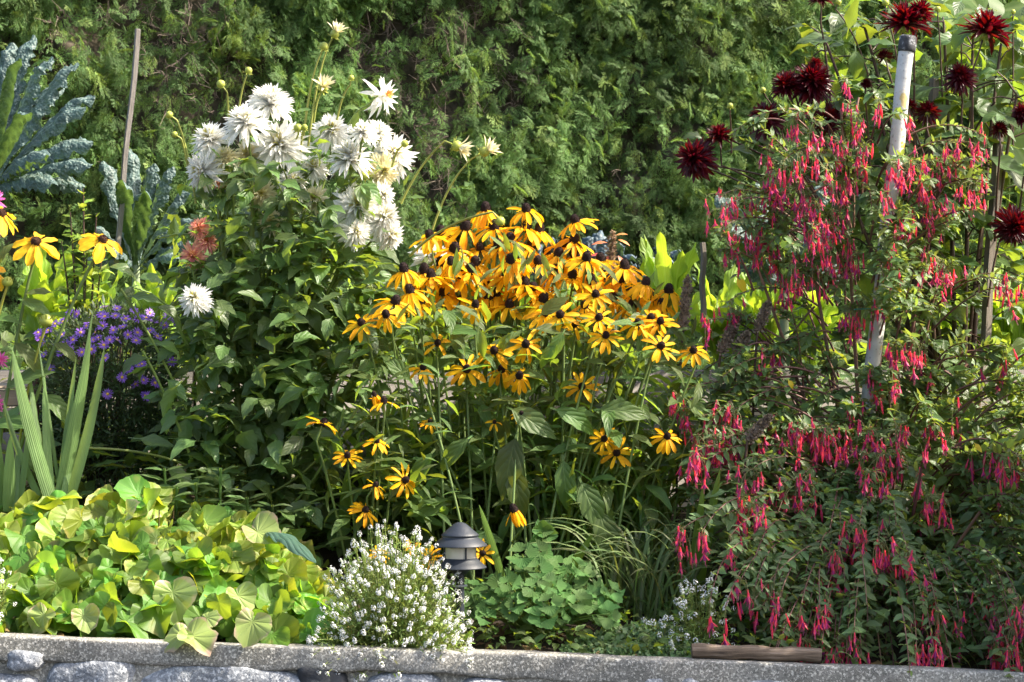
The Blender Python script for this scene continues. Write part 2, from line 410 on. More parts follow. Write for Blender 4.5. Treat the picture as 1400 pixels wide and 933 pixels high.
# ------------------------------------------------------------------ mesh building
class MB:
    def __init__(s):
        s.V, s.UV, s.Q, s.T, s.QM, s.TM = [], [], [], [], [], []
        s.n = 0

    def add(s, v, q=None, t=None, uv=None, mat=0):
        v = np.asarray(v, float).reshape(-1, 3)
        s.V.append(v)
        s.UV.append(np.zeros((len(v), 2)) if uv is None else np.asarray(uv, float))
        if q is not None and len(q):
            q = np.asarray(q, int)
            s.Q.append(q + s.n)
            s.QM.append(np.broadcast_to(np.asarray(mat), (len(q),)))
        if t is not None and len(t):
            t = np.asarray(t, int)
            s.T.append(t + s.n)
            s.TM.append(np.broadcast_to(np.asarray(mat), (len(t),)))
        s.n += len(v)

    def mesh(s, name, mats, origin=(0, 0, 0), smooth=True):
        me = bpy.data.meshes.new(name)
        V = (np.concatenate(s.V) if s.V else np.zeros((0, 3))) - np.asarray(origin)
        UV = np.concatenate(s.UV) if s.UV else np.zeros((0, 2))
        Q = np.concatenate(s.Q) if s.Q else np.zeros((0, 4), int)
        T = np.concatenate(s.T) if s.T else np.zeros((0, 3), int)
        loops = np.concatenate([Q.ravel(), T.ravel()]).astype(np.int32)
        starts = np.concatenate([np.arange(len(Q)) * 4, len(Q) * 4 + np.arange(len(T)) * 3]).astype(np.int32)
        mi = np.concatenate((s.QM + s.TM)) if (s.QM or s.TM) else np.zeros(0)
        me.vertices.add(len(V))
        me.vertices.foreach_set("co", V.astype(np.float32).ravel())
        me.loops.add(len(loops))
        me.loops.foreach_set("vertex_index", loops)
        me.polygons.add(len(starts))
        me.polygons.foreach_set("loop_start", starts)
        me.polygons.foreach_set("material_index", mi.astype(np.int32))
        me.polygons.foreach_set("use_smooth", np.full(len(starts), smooth, bool))
        ul = me.uv_layers.new(name="UVMap")
        ul.data.foreach_set("uv", UV[loops].astype(np.float32).ravel())
        for m in (mats if isinstance(mats, (list, tuple)) else [mats]):
            me.materials.append(m)
        me.update(calc_edges=True)
        return me


def thing(name, label, cat, loc, group=None, kind=None):
    o = bpy.data.objects.new(name, None)
    o.empty_display_size = 0.05
    o.location = tuple(float(x) for x in loc)
    COL.objects.link(o)
    tag(o, label, cat, group, kind)
    return o


def tag(o, label=None, cat=None, group=None, kind=None):
    if label:
        o['label'] = label
    if cat:
        o['category'] = cat
    if group:
        o['group'] = group
    if kind:
        o['kind'] = kind
    return o


def part(name, mb, mats, parent=None, smooth=True, origin=None):
    """Link mb as one object; its mesh is given in world coordinates (or relative to origin)."""
    if mb.n == 0:
        return None
    og = np.array(parent.location) if parent is not None and parent.parent is None else np.zeros(3)
    if origin is not None:
        og = np.asarray(origin)
    o = bpy.data.objects.new(name, mb.mesh(name, mats, og, smooth))
    COL.objects.link(o)
    if parent is not None:
        o.parent = parent
        if origin is not None:
            o.location = tuple(og - np.array(parent.location))
    elif origin is not None:
        o.location = tuple(og)
    return o


def inst(name, mesh, parent, loc, rot=None, scale=1.0, sub=False):
    """One more object of a shared mesh, as a child of parent."""
    o = bpy.data.objects.new(name, mesh)
    COL.objects.link(o)
    o.parent = parent
    if not sub:
        l = np.asarray(loc) - np.array(parent.location)
        m = np.eye(4)
        m[:3, :3] = (np.eye(3) if rot is None else rot) * scale
        m[:3, 3] = l
        o.matrix_local = Matrix(m.tolist())
    return o


def nrm(a):
    a = np.asarray(a, float)
    return a / (np.linalg.norm(a, axis=-1, keepdims=True) + 1e-9)


def axis_rot(a, spin=0.0):
    """3x3 whose Z column is the axis a."""
    z = nrm(a)
    ref = np.array([0, 1, 0.0]) if abs(z[1]) < 0.9 else np.array([1, 0, 0.0])
    x = nrm(np.cross(ref, z))
    y = np.cross(z, x)
    c, s_ = math.cos(spin), math.sin(spin)
    return np.stack([x * c + y * s_, -x * s_ + y * c, z], 1)


def scatter(mb, temps, pos, dirs, nrms, scale, mat=0, r=None, wscale=None):
    """Copies of leaf templates (long axis +Y, face +Z) into mb."""
    r = r or rng
    pos = np.asarray(pos, float).reshape(-1, 3)
    n = len(pos)
    Y = nrm(np.broadcast_to(np.asarray(dirs, float), (n, 3)))
    N = np.broadcast_to(np.asarray(nrms, float), (n, 3))
    X = np.cross(Y, N)
    X = nrm(X)
    Z = np.cross(X, Y)
    scale = np.broadcast_to(np.asarray(scale, float), (n,))
    ws = np.ones(n) if wscale is None else np.broadcast_to(np.asarray(wscale, float), (n,))
    which = r.integers(0, len(temps), n)
    mat = np.broadcast_to(np.asarray(mat), (n,))
    for k, tp in enumerate(temps):
        idx = np.nonzero(which == k)[0]
        if not len(idx):
            continue
        tv, tq, tt, tuv, tm = tp
        A = np.stack([X[idx] * ws[idx, None], Y[idx], Z[idx]], 1) * scale[idx, None, None]
        v = np.einsum('kj,njc->nkc', tv, A) + pos[idx, None, :]
        off = (np.arange(len(idx)) * len(tv))[:, None, None]
        q = (tq[None] + off).reshape(-1, 4) if len(tq) else None
        t3 = (tt[None] + off).reshape(-1, 3) if len(tt) else None
        uv = np.tile(tuv, (len(idx), 1))
        if q is not None:
            m_ = np.repeat(mat[idx], len(tq)) if tm is None else np.tile(tm, len(idx))
            mb.add(v.reshape(-1, 3), q=q, uv=uv, mat=m_)
            if t3 is not None:
                mb.T.append(t3 + mb.n - len(v.reshape(-1, 3)))
                mb.TM.append(np.repeat(mat[idx], len(tt)))
        else:
            mb.add(v.reshape(-1, 3), t=t3, uv=uv, mat=np.repeat(mat[idx], len(tt)))


NOT = np.zeros((0, 3), int)
PROF = {
    'ovate': ([0, .06, .18, .34, .5, .68, .85, .95, 1], [.06, .35, .8, 1, .92, .66, .33, .12, .01]),
    'lance': ([0, .1, .3, .5, .75, .92, 1], [.1, .45, .9, 1, .65, .22, .01]),
    'strap': ([0, .1, .5, .8, .93, 1], [.75, .85, 1, .75, .35, .02]),
    'petal': ([0, .15, .4, .65, .85, .95, 1], [.35, .6, .9, 1, .82, .5, .12]),
    'cactus': ([0, .15, .4, .65, .85, .95, 1], [.5, .8, 1, .92, .62, .3, .04]),
    'round': ([0, .1, .3, .55, .8, .93, 1], [.15, .55, .95, 1, .8, .45, .05]),
    'kale': ([0, .1, .2, .32, .55, .82, .95, 1], [.08, .13, .3, .7, 1, .95, .65, .2]),
    'chard': ([0, .2, .3, .45, .65, .85, .96, 1], [.06, .08, .5, .9, 1, .75, .35, .05]),
    'sword': ([0, .2, .5, .75, .9, 1], [.9, 1, .95, .7, .38, .01]),
}


def grid_faces(nu, nv):
    i = np.arange(nv)[:, None] * (nu + 1) + np.arange(nu)[None]
    return np.stack([i, i + 1, i + nu + 2, i + nu + 1], -1).reshape(-1, 4)


def leaf_t(w=.4, n=7, m=2, curl=.6, fold=.3, prof='ovate', serr=0., wave=0., ph=0., twist=0., groove=0., pet=0., curl0=0., bend=0.):
    v = np.linspace(0, 1, n + 1)
    wd = np.interp(v, *PROF[prof]) * w / 2
    th = curl0 + curl * v
    dv = 1.0 / n
    tm = (th[1:] + th[:-1]) / 2
    cy = np.concatenate([[0], np.cumsum(np.cos(tm))]) * dv
    cz = -np.concatenate([[0], np.cumsum(np.sin(tm))]) * dv
    cx = bend * v ** 2
    u = np.linspace(-1, 1, m + 1)
    U, _ = np.meshgrid(u, v)
    WD = wd[:, None]
    a = U * WD * math.cos(fold)
    if serr:
        a = a * (1 + serr * np.where(np.abs(U) > .99, ((-1.0) ** np.arange(n + 1))[:, None], 0))
    h = np.abs(U) * WD * math.sin(fold) + groove * np.cos(U * math.pi * 2) * WD
    if wave:
        h = h + wave * WD * np.abs(U) * np.sin(v[:, None] * 15 + ph + np.sign(U) * 1.3)
    if twist:
        ta = twist * v[:, None]
        a, h = a * np.cos(ta) - h * np.sin(ta), a * np.sin(ta) + h * np.cos(ta)
    X = cx[:, None] + a
    Y = cy[:, None] + h * np.sin(th)[:, None]
    Z = cz[:, None] + h * np.cos(th)[:, None]
    verts = np.stack([X, Y, Z], -1).reshape(-1, 3)
    uv = np.stack([(U + 1) / 2, np.broadcast_to(v[:, None], U.shape)], -1).reshape(-1, 2)
    q = grid_faces(m, n)
    if pet:
        k = len(verts)
        pv = np.array([[-.02, -pet, -.25 * pet], [.02, -pet, -.25 * pet], [.02, 0, 0], [-.02, 0, 0]])
        verts = np.concatenate([verts, pv])
        uv = np.concatenate([uv, np.full((4, 2), (.5, .1))])
        q = np.concatenate([q, [[k, k + 1, k + 2, k + 3]]])
    return verts, q, NOT, uv, None


def polar_t(radius, a0, a1, nt_=16, nr=4, cup=.2, wave=.08, wk=5, ph=0., fold=.15, tip=0.3, tooth=0.0, pleat=0.0, npl=11):
    """Fan or heart leaf from its stalk point: radius(theta) with theta measured from +Y."""
    th = np.linspace(a0, a1, nt_ + 1)
    rr = np.linspace(0, 1, nr + 1) ** .9
    rad = np.array([radius(x) for x in th]) * (1 + tooth * ((-1.0) ** np.arange(nt_ + 1)))
    TH, RR = np.meshgrid(th, rr)
    L = RR * rad[None]
    x, y = np.sin(TH) * L, np.cos(TH) * L
    z = pleat * np.cos((TH - a0) / (a1 - a0) * 2 * math.pi * npl) * RR + cup * L ** 2 + wave * np.sin(wk * TH + ph) * RR ** 2 + fold * np.abs(x) - tip * np.clip(y, 0, 2) ** 2
    verts = np.stack([x, y, z], -1).reshape(-1, 3)
    uv = np.stack([(TH - a0) / (a1 - a0), RR], -1).reshape(-1, 2)
    return verts, grid_faces(nt_, nr), NOT, uv, None


def heart_r(t):
    a = abs(math.degrees(t))
    return float(np.interp(a, [0, 15, 45, 90, 130, 155, 170], [1.04, .88, .80, .71, .60, .47, .34]))


def heart_w(seed):
    r_ = np.random.default_rng(seed)
    k1, k2, p1, p2, sq = r_.uniform(.04, .10), r_.uniform(.02, .05), r_.uniform(0, 6), r_.uniform(0, 6), r_.uniform(-.12, .12)
    return lambda t: heart_r(t) * (1 + k1 * math.sin(3 * t + p1) + k2 * math.sin(7 * t + p2) + sq * math.sin(t))


HEART = [polar_t(heart_w(int(c * 100 + k * 7 + p * 3 + 200)), R(-169), R(169), 44, 5, pleat=.011, tooth=.012, cup=c * .8, wave=w_ * .8, wk=k, ph=p, fold=f * .6, tip=t_ * .8)
         for c, w_, k, p, f, t_ in [(.25, .10, 4, 0, .15, .35), (.45, .15, 3, 1, .35, .2), (.1, .16, 5, 2, .5, .6), (-.15, .12, 4, .5, .3, .3),
                                    (.6, .14, 3, 2.5, .1, .8), (.3, .18, 4, 4, .6, .1), (-.35, .14, 3, 3, .05, .1), (.15, .18, 5, 5, .7, .4), (.8, .12, 4, 1, .3, .5), (.0, .2, 3, 2, .3, 1.0)]]


def tube(mb, pts, rad, sides=5, mat=0):
    pts = np.asarray(pts, float)
    k = len(pts)
    rad = np.broadcast_to(np.asarray(rad, float), (k,))
    t = np.gradient(pts, axis=0)
    t = nrm(t)
    ref = np.array([0.3, 1, 0.2])
    X = nrm(np.cross(np.broadcast_to(ref, t.shape), t))
    Y = np.cross(t, X)
    a = np.linspace(0, 2 * math.pi, sides, endpoint=False)
    v = pts[:, None] + rad[:, None, None] * (np.cos(a)[None, :, None] * X[:, None] + np.sin(a)[None, :, None] * Y[:, None])
    i = np.arange(k - 1)[:, None] * sides + np.arange(sides)[None]
    j = np.arange(k - 1)[:, None] * sides + (np.arange(sides)[None] + 1) % sides
    q = np.stack([i, j, j + sides, i + sides], -1).reshape(-1, 4)
    uv = np.stack(np.broadcast_arrays((np.arange(sides) / sides)[None], np.linspace(0, 1, k)[:, None]), -1).reshape(-1, 2)
    mb.add(v.reshape(-1, 3), q=q, uv=uv, mat=mat)


def bez(a, b, c, n=8):
    t = np.linspace(0, 1, n)[:, None]
    return (1 - t) ** 2 * np.asarray(a) + 2 * t * (1 - t) * np.asarray(b) + t * t * np.asarray(c)


def lathe(mb, prof, seg=24, mat=0, center=(0, 0, 0), jitter=0.0, r=None):
    prof = np.asarray(prof, float)
    a = np.linspace(0, 2 * math.pi, seg, endpoint=False)
    v = np.stack([prof[:, None, 0] * np.cos(a), prof[:, None, 0] * np.sin(a), np.broadcast_to(prof[:, None, 1], (len(prof), seg))], -1)
    if jitter:
        v = v * (1 + (r or rng).normal(0, jitter, v.shape[:2] + (1,)))
    i = np.arange(len(prof) - 1)[:, None] * seg + np.arange(seg)[None]
    j = np.arange(len(prof) - 1)[:, None] * seg + (np.arange(seg)[None] + 1) % seg
    q = np.stack([i, j, j + seg, i + seg], -1).reshape(-1, 4)
    mb.add(v.reshape(-1, 3) + np.asarray(center), q=q, mat=mat)


def box(mb, lo, hi, mat=0, bev=0.004, jit=0.0):
    bm_v = []
    lo, hi = np.asarray(lo, float), np.asarray(hi, float)
    # bevelled box: 24 verts, faces inset by bev
    c = []
    q, t = [], []
    idx = {}
    for ix in (0, 1):
        for iy in (0, 1):
            for iz in (0, 1):
                p = np.array([lo[0] if ix == 0 else hi[0], lo[1] if iy == 0 else hi[1], lo[2] if iz == 0 else hi[2]])
                s_ = np.array([1 if ix == 0 else -1, 1 if iy == 0 else -1, 1 if iz == 0 else -1])
                for ax in range(3):
                    o = p + s_ * bev
                    o[ax] = p[ax]
                    idx[(ix, iy, iz, ax)] = len(c)
                    c.append(o)
    for ax in range(3):
        o1, o2 = (ax + 1) % 3, (ax + 2) % 3
        for s_ in (0, 1):
            f = []
            for a_, b_ in ((0, 0), (1, 0), (1, 1), (0, 1)):
                k = [0, 0, 0]
                k[ax], k[o1], k[o2] = s_, a_, b_
                f.append(idx[(*k, ax)])
            q.append(f if s_ else f[::-1])
        for a_ in (0, 1):
            for b_ in (0, 1):
                k0, k1 = [0, 0, 0], [0, 0, 0]
                k0[ax], k1[ax] = 0, 1
                for k in (k0, k1):
                    k[o1], k[o2] = a_, b_
                q.append([idx[(*k0, o1)], idx[(*k1, o1)], idx[(*k1, o2)], idx[(*k0, o2)]])
    for ix in (0, 1):
        for iy in (0, 1):
            for iz in (0, 1):
                t.append([idx[(ix, iy, iz, k)] for k in range(3)])
    mb.add(np.array(c), q=q, t=t, mat=mat)


def fbm(p, seed=0, octaves=3, scale=1.0):
    """Cheap smooth noise in about -1..1 from sums of rotated sines."""
    r = np.random.default_rng(seed)
    p = np.asarray(p, float) * scale
    out = np.zeros(p.shape[:-1])
    amp, tot = 1.0, 0.0
    for o in range(octaves):
        for k in range(4):
            w = r.normal(0, 1, p.shape[-1]) * (2.0 ** o) * 1.6
            out += amp * np.sin(p @ w + r.uniform(0, 6.28))
        tot += amp * 2
        amp *= .55
    return out / tot


def rand_dirs(n, r=None, up=0.0):
    v = (r or rng).normal(0, 1, (n, 3))
    v[:, 2] += up
    return nrm(v)


def poly_pick(poly, n, r=None):
    """n random points inside a pixel polygon."""
    r = r or rng
    poly = np.asarray(poly, float)
    lo, hi = poly.min(0), poly.max(0)
    out = []
    x2, y2 = np.roll(poly[:, 0], -1), np.roll(poly[:, 1], -1)
    while sum(map(len, out)) < n:
        p = r.uniform(lo, hi, (n * 3, 2))
        c = np.zeros(len(p), bool)
        for (ax, ay), bx, by in zip(poly, x2, y2):
            cond = ((ay > p[:, 1]) != (by > p[:, 1]))
            xi = (bx - ax) * (p[:, 1] - ay) / (by - ay + 1e-9) + ax
            c ^= cond & (p[:, 0] < xi)
        out.append(p[c])
    return np.concatenate(out)[:n]


def PP(p, d):
    p = np.asarray(p, float)
    d = np.broadcast_to(np.asarray(d, float), (len(p),))
    return np.stack([(p[:, 0] - 700) / FPX * d, d, CAM_Z - (p[:, 1] - 466.5) / FPX * d], 1)


# ================================================================== SETTING
def sheet(name, x0, x1, y0, y1, nx, ny, zf, mat):
    mb = MB()
    xs, ys = np.linspace(x0, x1, nx + 1), np.linspace(y0, y1, ny + 1)
    X, Y = np.meshgrid(xs, ys)
    mb.add(np.stack([X, Y, zf(X, Y)], -1).reshape(-1, 3), q=grid_faces(nx, ny))
    o = part(name, mb, mat)
    o['kind'] = 'structure'
    return o


def soil_z(X, Y):
    p = np.stack([X, Y], -1)
    return ground(X, np.minimum(Y, 7.87)) + 0.018 * fbm(p, 3, 3, 4.0) - 0.01


sheet('garden_soil', -4, 4, 6.045, 7.9, 160, 50, soil_z, M['soil'])
sheet('terrace_soil', -30, 30, 7.92, 60, 200, 120, lambda X, Y: 0.66 + 0.03 * fbm(np.stack([X, Y], -1), 5, 3, 2.0) * np.clip(1 - (Y - 12) / 8, 0, 1), M['soil'])
sheet('street', -60, 60, -60, 6.02, 20, 20, lambda X, Y: X * 0 - 0.95, M['asphalt'])

# ------------------------------------------------------------------ stone retaining wall
wall = thing('retaining_wall', 'low grey stone retaining wall with rough concrete cap along the bottom', 'wall', (0, 6.05, -0.95))
mb = MB()
xs = np.linspace(-4, 4, 240)
prof = np.array([(6.05, -0.10), (6.05, -0.012), (6.045, 0.0), (5.9875, 0.0), (5.984, -0.0008), (5.981, -0.0035), (5.9805, -0.008), (5.980, -0.03), (5.9805, -0.055), (5.982, -0.060), (5.986, -0.0635), (5.994, -0.066), (6.03, -0.067)])
V = np.zeros((len(xs), len(prof), 3))
for j, (y, z) in enumerate(prof):
    V[:, j, 0] = xs
    V[:, j, 1] = y
    V[:, j, 2] = wall_z(xs) + z
jit = fbm(V.reshape(-1, 3), 9, 4, 9).reshape(V.shape[:2])
V[:, 8:, 2] += (fbm(np.stack([xs, xs * 0], -1), 12, 4, 5) * .010)[:, None]
V[:, :, 1] += jit * 0.006
V[:, :, 2] += fbm(V.reshape(-1, 3), 10, 4, 7).reshape(V.shape[:2]) * 0.004
mb.add(V.reshape(-1, 3), q=grid_faces(len(prof) - 1, len(xs) - 1)[:, ::-1])
part('cap', mb, M['concrete'], wall)
mb = MB()
zs = np.linspace(-1.0, -0.055, 60)
xs = np.linspace(-4, 4, 320)
X, Z = np.meshgrid(xs, zs)
V = np.stack([X, 6.004 + 0.013 * fbm(np.stack([X, Z], -1), 4, 4, 6), Z + np.where(Z > -0.2, wall_z(X), 0)], -1)
mb.add(V.reshape(-1, 3), q=grid_faces(len(xs) - 1, len(zs) - 1))
part('mortar_face', mb, M['mortar'], wall)


def stone_mesh(cx, cz, w, h, seed, mat):
    m = MB()
    r = np.random.default_rng(seed)
    nt_, nr = 26, 7
    th = np.linspace(0, 2 * math.pi, nt_, endpoint=False)
    ex = r.uniform(2.4, 3.6)
    rad = (np.abs(np.cos(th)) ** ex + np.abs(np.sin(th)) ** ex) ** (-1 / ex)
    rad *= 1 + 0.09 * np.sin(2 * th + r.uniform(0, 6)) + 0.07 * np.sin(3 * th + r.uniform(0, 6)) + r.normal(0, .018, nt_)
    rr = np.array([0, .3, .55, .75, .88, .96, 1.0])
    yy = np.array([-.036, -.036, -.035, -.032, -.025, -.012, .014])
    v = np.zeros((nr, nt_, 3))
    v[..., 0] = cx + rr[:, None] * (rad * np.cos(th))[None] * w / 2
    v[..., 2] = cz + rr[:, None] * (rad * np.sin(th))[None] * h / 2
    v[..., 1] = 6.01 + yy[:, None] + 0.012 * fbm(v.reshape(-1, 3), seed, 4, 12).reshape(nr, nt_) * (rr < .99)[:, None]
    i = np.arange(nr - 1)[:, None] * nt_ + np.arange(nt_)[None]
    j = np.arange(nr - 1)[:, None] * nt_ + (np.arange(nt_)[None] + 1) % nt_
    m.add(v.reshape(-1, 3), q=np.stack([i, j, j + nt_, i + nt_], -1).reshape(-1, 4))
    o = part('stone', m, mat, wall, origin=(cx, 6.0, cz))
    return o


def stone_px(x0, x1, y0, y1, seed, mat=None):
    a, b_ = P(x0, y0, 5.98), P(x1, y1, 5.98)
    return stone_mesh((a[0] + b_[0]) / 2, (a[2] + b_[2]) / 2, b_[0] - a[0], a[2] - b_[2], seed, mat or M['granite'])


for i, (x0, x1, y0, y1) in enumerate([(-90, -6, 884, 960), (2, 62, 888, 918), (-30, 55, 921, 985), (60, 182, 897, 990), (182, 422, 903, 1000),
                                      (497, 615, 919, 1000), (622, 700, 926, 1000), (860, 985, 922, 1000), (990, 1130, 931, 1010), (1140, 1330, 938, 1020), (1340, 1500, 942, 1020), (705, 855, 934, 1010)]):
    stone_px(x0, x1, y0, y1, 40 + i)
stone_px(404, 474, 911, 953, 77, M['granite_dark'])['label'] = 'small black stone set into the wall'
k = 90
for row in range(4):
    x = -2.3
    z = -0.30 - row * 0.18
    while x < 2.4:
        w = rng.uniform(.18, .42)
        stone_mesh(x + w / 2, z + rng.uniform(-.01, .01), w - .025, .165, k, M['granite'])
        x += w
        k += 1

# ------------------------------------------------------------------ log on the wall
a, b_ = P(946, 896, 6.035), P(1122, 903, 6.035)
a[2], b_[2] = wall_z(a[0]) + .0195, wall_z(b_[0]) + .0195
mb = MB()
L = b_[0] - a[0]
pts = np.stack([np.linspace(a[0], b_[0], 14), np.full(14, 6.035), np.linspace(a[2], b_[2], 14) + 0.002 * np.sin(np.arange(14) * 1.3)], 1)
tube(mb, pts, 0.0195 * (1 + 0.05 * np.sin(np.arange(14) * 2.1)), 14)
for e, s_ in ((pts[0], -1), (pts[-1], 1)):
    aa = np.linspace(0, 2 * math.pi, 14, endpoint=False)
    ring = e + np.stack([np.full(14, s_ * .001), .0192 * np.cos(aa), .0192 * np.sin(aa)], 1)
    v = np.concatenate([[e + (s_ * .002, 0, 0)], ring])
    mb.add(v, t=[[0, 1 + i, 1 + (i + 1) % 14] for i in range(14)])
o = part('wooden_log', mb, M['log'], origin=pts[7])
tag(o, 'weathered round brown log lying on the wall cap beside the white flowers', 'log')

# ------------------------------------------------------------------ timber edging of the terrace, planter, rod, rocks
ed = thing('timber_edging', 'grey weathered plank edging behind the middle yellow flowers', 'edging', (0.0, 7.9, 0.25))
for k in range(3):
    z1 = 0.715 - k * 0.152
    for (xa, xb) in ((-3.2, -1.1), (-1.095, 0.35), (0.355, 1.7), (1.705, 3.2)):
        mb = MB()
        dz = rng.uniform(-.006, .006)
        box(mb, (xa, 7.86 + rng.uniform(0, .006), z1 - .146 + dz), (xb, 7.91, z1 + dz), bev=.005)
        part('plank', mb, M['board'], ed)
for x in (-1.1, 0.35, 1.7):
    mb = MB()
    box(mb, (x - .045, 7.915, .2), (x + .045, 7.99, .70), bev=.005)
    part('post', mb, M['board'], ed)

pl = thing('wooden_planter', 'pale tan planter box behind the sword leaves at the left edge', 'planter', P(-60, 600, 7.35))
for (ya, yb, m_) in ((533, 556, 'tan_board'), (558, 575, 'tan_board')):
    A, B = P(-220, yb, 7.35), P(40, ya, 7.35)
    mb = MB()
    box(mb, (A[0], 7.33, A[2]), (B[0], 7.36, B[2]), bev=.004)
    part('plank', mb, M[m_], pl)
A, B = P(-222, 533, 7.35), P(43, 528, 7.35)
mb = MB()
box(mb, (A[0], 7.32, A[2] + .003), (B[0], 7.65, B[2] + .004), bev=.004)
part('rim', mb, M['tan_board'], pl)
A, B = P(-215, 600, 7.35), P(36, 577, 7.35)
mb = MB()
box(mb, (A[0], 7.345, A[2]), (B[0], 7.62, B[2]), bev=.004)
part('side_panel', mb, M['rust'], pl)


def rock(name, px, py, d, w, h, seed, mat, label, cat='rock'):
    c = P(px, py, d)
    mb = MB()
    n1, n2 = 18, 12
    th = np.linspace(0, 2 * math.pi, n1, endpoint=False)
    ph = np.linspace(0.02, math.pi - .02, n2)
    TH, PH = np.meshgrid(th, ph)
    v = np.stack([np.sin(PH) * np.cos(TH) * w / 2, np.sin(PH) * np.sin(TH) * w * .35, np.cos(PH) * h / 2], -1)
    v *= 1 + .22 * fbm(v.reshape(-1, 3) / max(w, h) * 2.2, seed, 4, 1.0).reshape(TH.shape)[..., None]
    i = np.arange(n2 - 1)[:, None] * n1 + np.arange(n1)[None]
    j = np.arange(n2 - 1)[:, None] * n1 + (np.arange(n1)[None] + 1) % n1
    mb.add(v.reshape(-1, 3) + c, q=np.stack([i, i + n1, j + n1, j], -1).reshape(-1, 4))
    o = part(name, mb, mat, origin=c)
    tag(o, label, cat)
    return o


rock('garden_rock', 14, 628, 7.1, .26, .15, 1, M['rock'], 'dark rough rock below the tan planter at the left edge')
rock('garden_rock', 480, 640, 7.45, .30, .30, 2, M['rock'], 'big dark grey rock half hidden between dahlia and yellow flowers')
rock('garden_rock', 800, 640, 7.6, .42, .10, 3, M['pale_rock'], 'pale flat stone seen through stems behind the paired yellow flowers')
rock('garden_rock', 1110, 655, 7.3, .45, .08, 4, M['pale_rock'], 'pale flat stone glimpsed deep behind the lower red fuchsia')

mb = MB()
tube(mb, [P(47, 690, 7.2), P(48, 600, 7.2), P(50, 503, 7.2)], .011, 10)
o = part('metal_rod', mb, M['rust'], origin=P(48, 690, 7.2))
tag(o, 'short rusty brown pipe standing between planter and purple asters', 'pipe')


def stake(label, p0, p1, d0, d1, w, mat, square=True):
    a, b_ = P(*p0, d0), P(*p1, d1)
    mb = MB()
    n = 10
    pts = a + (b_ - a) * np.linspace(0, 1, n)[:, None]
    pts[:, 0] += .003 * np.sin(np.arange(n) * 1.1)
    tube(mb, pts, w, 4 if square else 10)
    k = 4 if square else 10
    last = mb.V[-1][-k:]
    mb.add(np.concatenate([last, [b_ + (0, 0, .0015)]]), t=[[i, (i + 1) % k, k] for i in range(k)])
    o = part('wooden_stake', mb, mat, origin=a, smooth=not square)
    tag(o, label, 'stake')
    return o


stake('thin grey wooden stake leaning above the small kale on the left', (158, 360), (189, 40), 8.25, 8.15, .0115, M['stake'])
stake('grey brown wooden stake right of the white pole behind red fuchsia', (1252, 380), (1278, 108), 7.4, 7.4, .016, M['stake_brown'])
stake('tall grey brown stake beside the dark dahlia near the right edge', (1343, 520), (1366, 165), 7.32, 7.32, .017, M['stake_brown'])
stake('short thin brown stick among the yellow green leaves', (961, 440), (961, 332), 8.0, 8.0, .011, M['stake_brown'])

pole = thing('white_pole', 'chipped white painted pole with black cap among red fuchsia', 'pole', P(1170, 700, 7.0))
a, b_ = P(1176, 660, 7.0), P(1240, 66, 7.0)
mb = MB()
pts = a + (b_ - a) * np.linspace(0, 1, 24)[:, None]
pts += np.stack([.002 * np.sin(np.arange(24) * .8), np.zeros(24), np.zeros(24)], 1)
tube(mb, pts, .0235, 18)
part('shaft', mb, M['pole'], pole, origin=b_)
mb = MB()
dd = nrm(b_ - a)
Rm = axis_rot(dd)
m2 = MB()
lathe(m2, [(.0255, -.012), (.0275, -.01), (.0278, .0), (.0272, .028), (.0262, .034), (.021, .0385), (.0, .0395)], 20)
mb.add(m2.V[0] @ Rm.T + b_, q=m2.Q[0])
part('cap', mb, M['pole_cap'], pole, origin=b_)

# ------------------------------------------------------------------ cedar hedge
hedge = thing('cedar_hedge', 'tall clipped green cedar hedge with brown bare patches across the back', 'hedge', (0, 10.8, 0.66))


def spray_t(seed):
    r = np.random.default_rng(seed)
    V, Q = [], []

    def dia(p, d, l, w, z):
        d = nrm(d)
        s_ = np.array([d[1], -d[0], 0]) * w
        k = len(V)
        e = p + d * l
        m_ = p + d * l * .45
        for q_ in (p, m_ + s_ + (0, 0, z), e + (0, 0, -abs(l) * .12), m_ - s_ - (0, 0, z)):
            V.append(q_)
        Q.append([k, k + 1, k + 2, k + 3])
    dia(np.zeros(3), np.array([0, 1, 0.]), 1, .015, .01)
    for i in range(6):
        y = .12 + i * .135
        for s_ in (-1, 1):
            if r.random() < .10:
                continue
            l = (.50 - .42 * abs(y - .35)) * r.uniform(.75, 1.2) * (1 - .35 * y)
            an = r.uniform(.45, .8)
            d = np.array([s_ * math.sin(an), math.cos(an), r.uniform(-.3, .3)])
            p = np.array([0, y + s_ * .03, 0.])
            dia(p, d, l, .017, .012)
            for f in (.28, .55, .8):
                for s2 in (-1, 1):
                    a2 = math.atan2(d[0], d[1]) + s2 * r.uniform(.4, .7)
                    dia(p + d * l * f, np.array([math.sin(a2), math.cos(a2), r.uniform(-.25, .25)]), l * r.uniform(.3, .5) * (1.1 - f * .4), .015, .008)
    V = np.array(V)
    V[:, 2] += -.45 * V[:, 1] ** 2
    return V, np.array(Q), NOT, np.zeros((len(V), 2)), None


SPR = [spray_t(s_) for s_ in range(6)]
HY, HSL = 10.8, 0.34        # the hedge face runs back a little to the right


def hedge_face(x, z):
    p = np.stack([x, z], -1)
    return HY + HSL * x + 0.08 * fbm(p, 21, 3, 1.9) + 0.065 * fbm(p * (1.6, .8), 22, 2, 6.0)


BARE = [(262, 70, 45, 80), (700, 95, 26, 75), (575, 120, 60, 90), (600, 240, 35, 60), (235, 30, 60, 30), (350, 140, 40, 60), (520, 60, 40, 40), (640, 30, 30, 40), (1090, 240, 30, 30), (120, 90, 14, 40)]


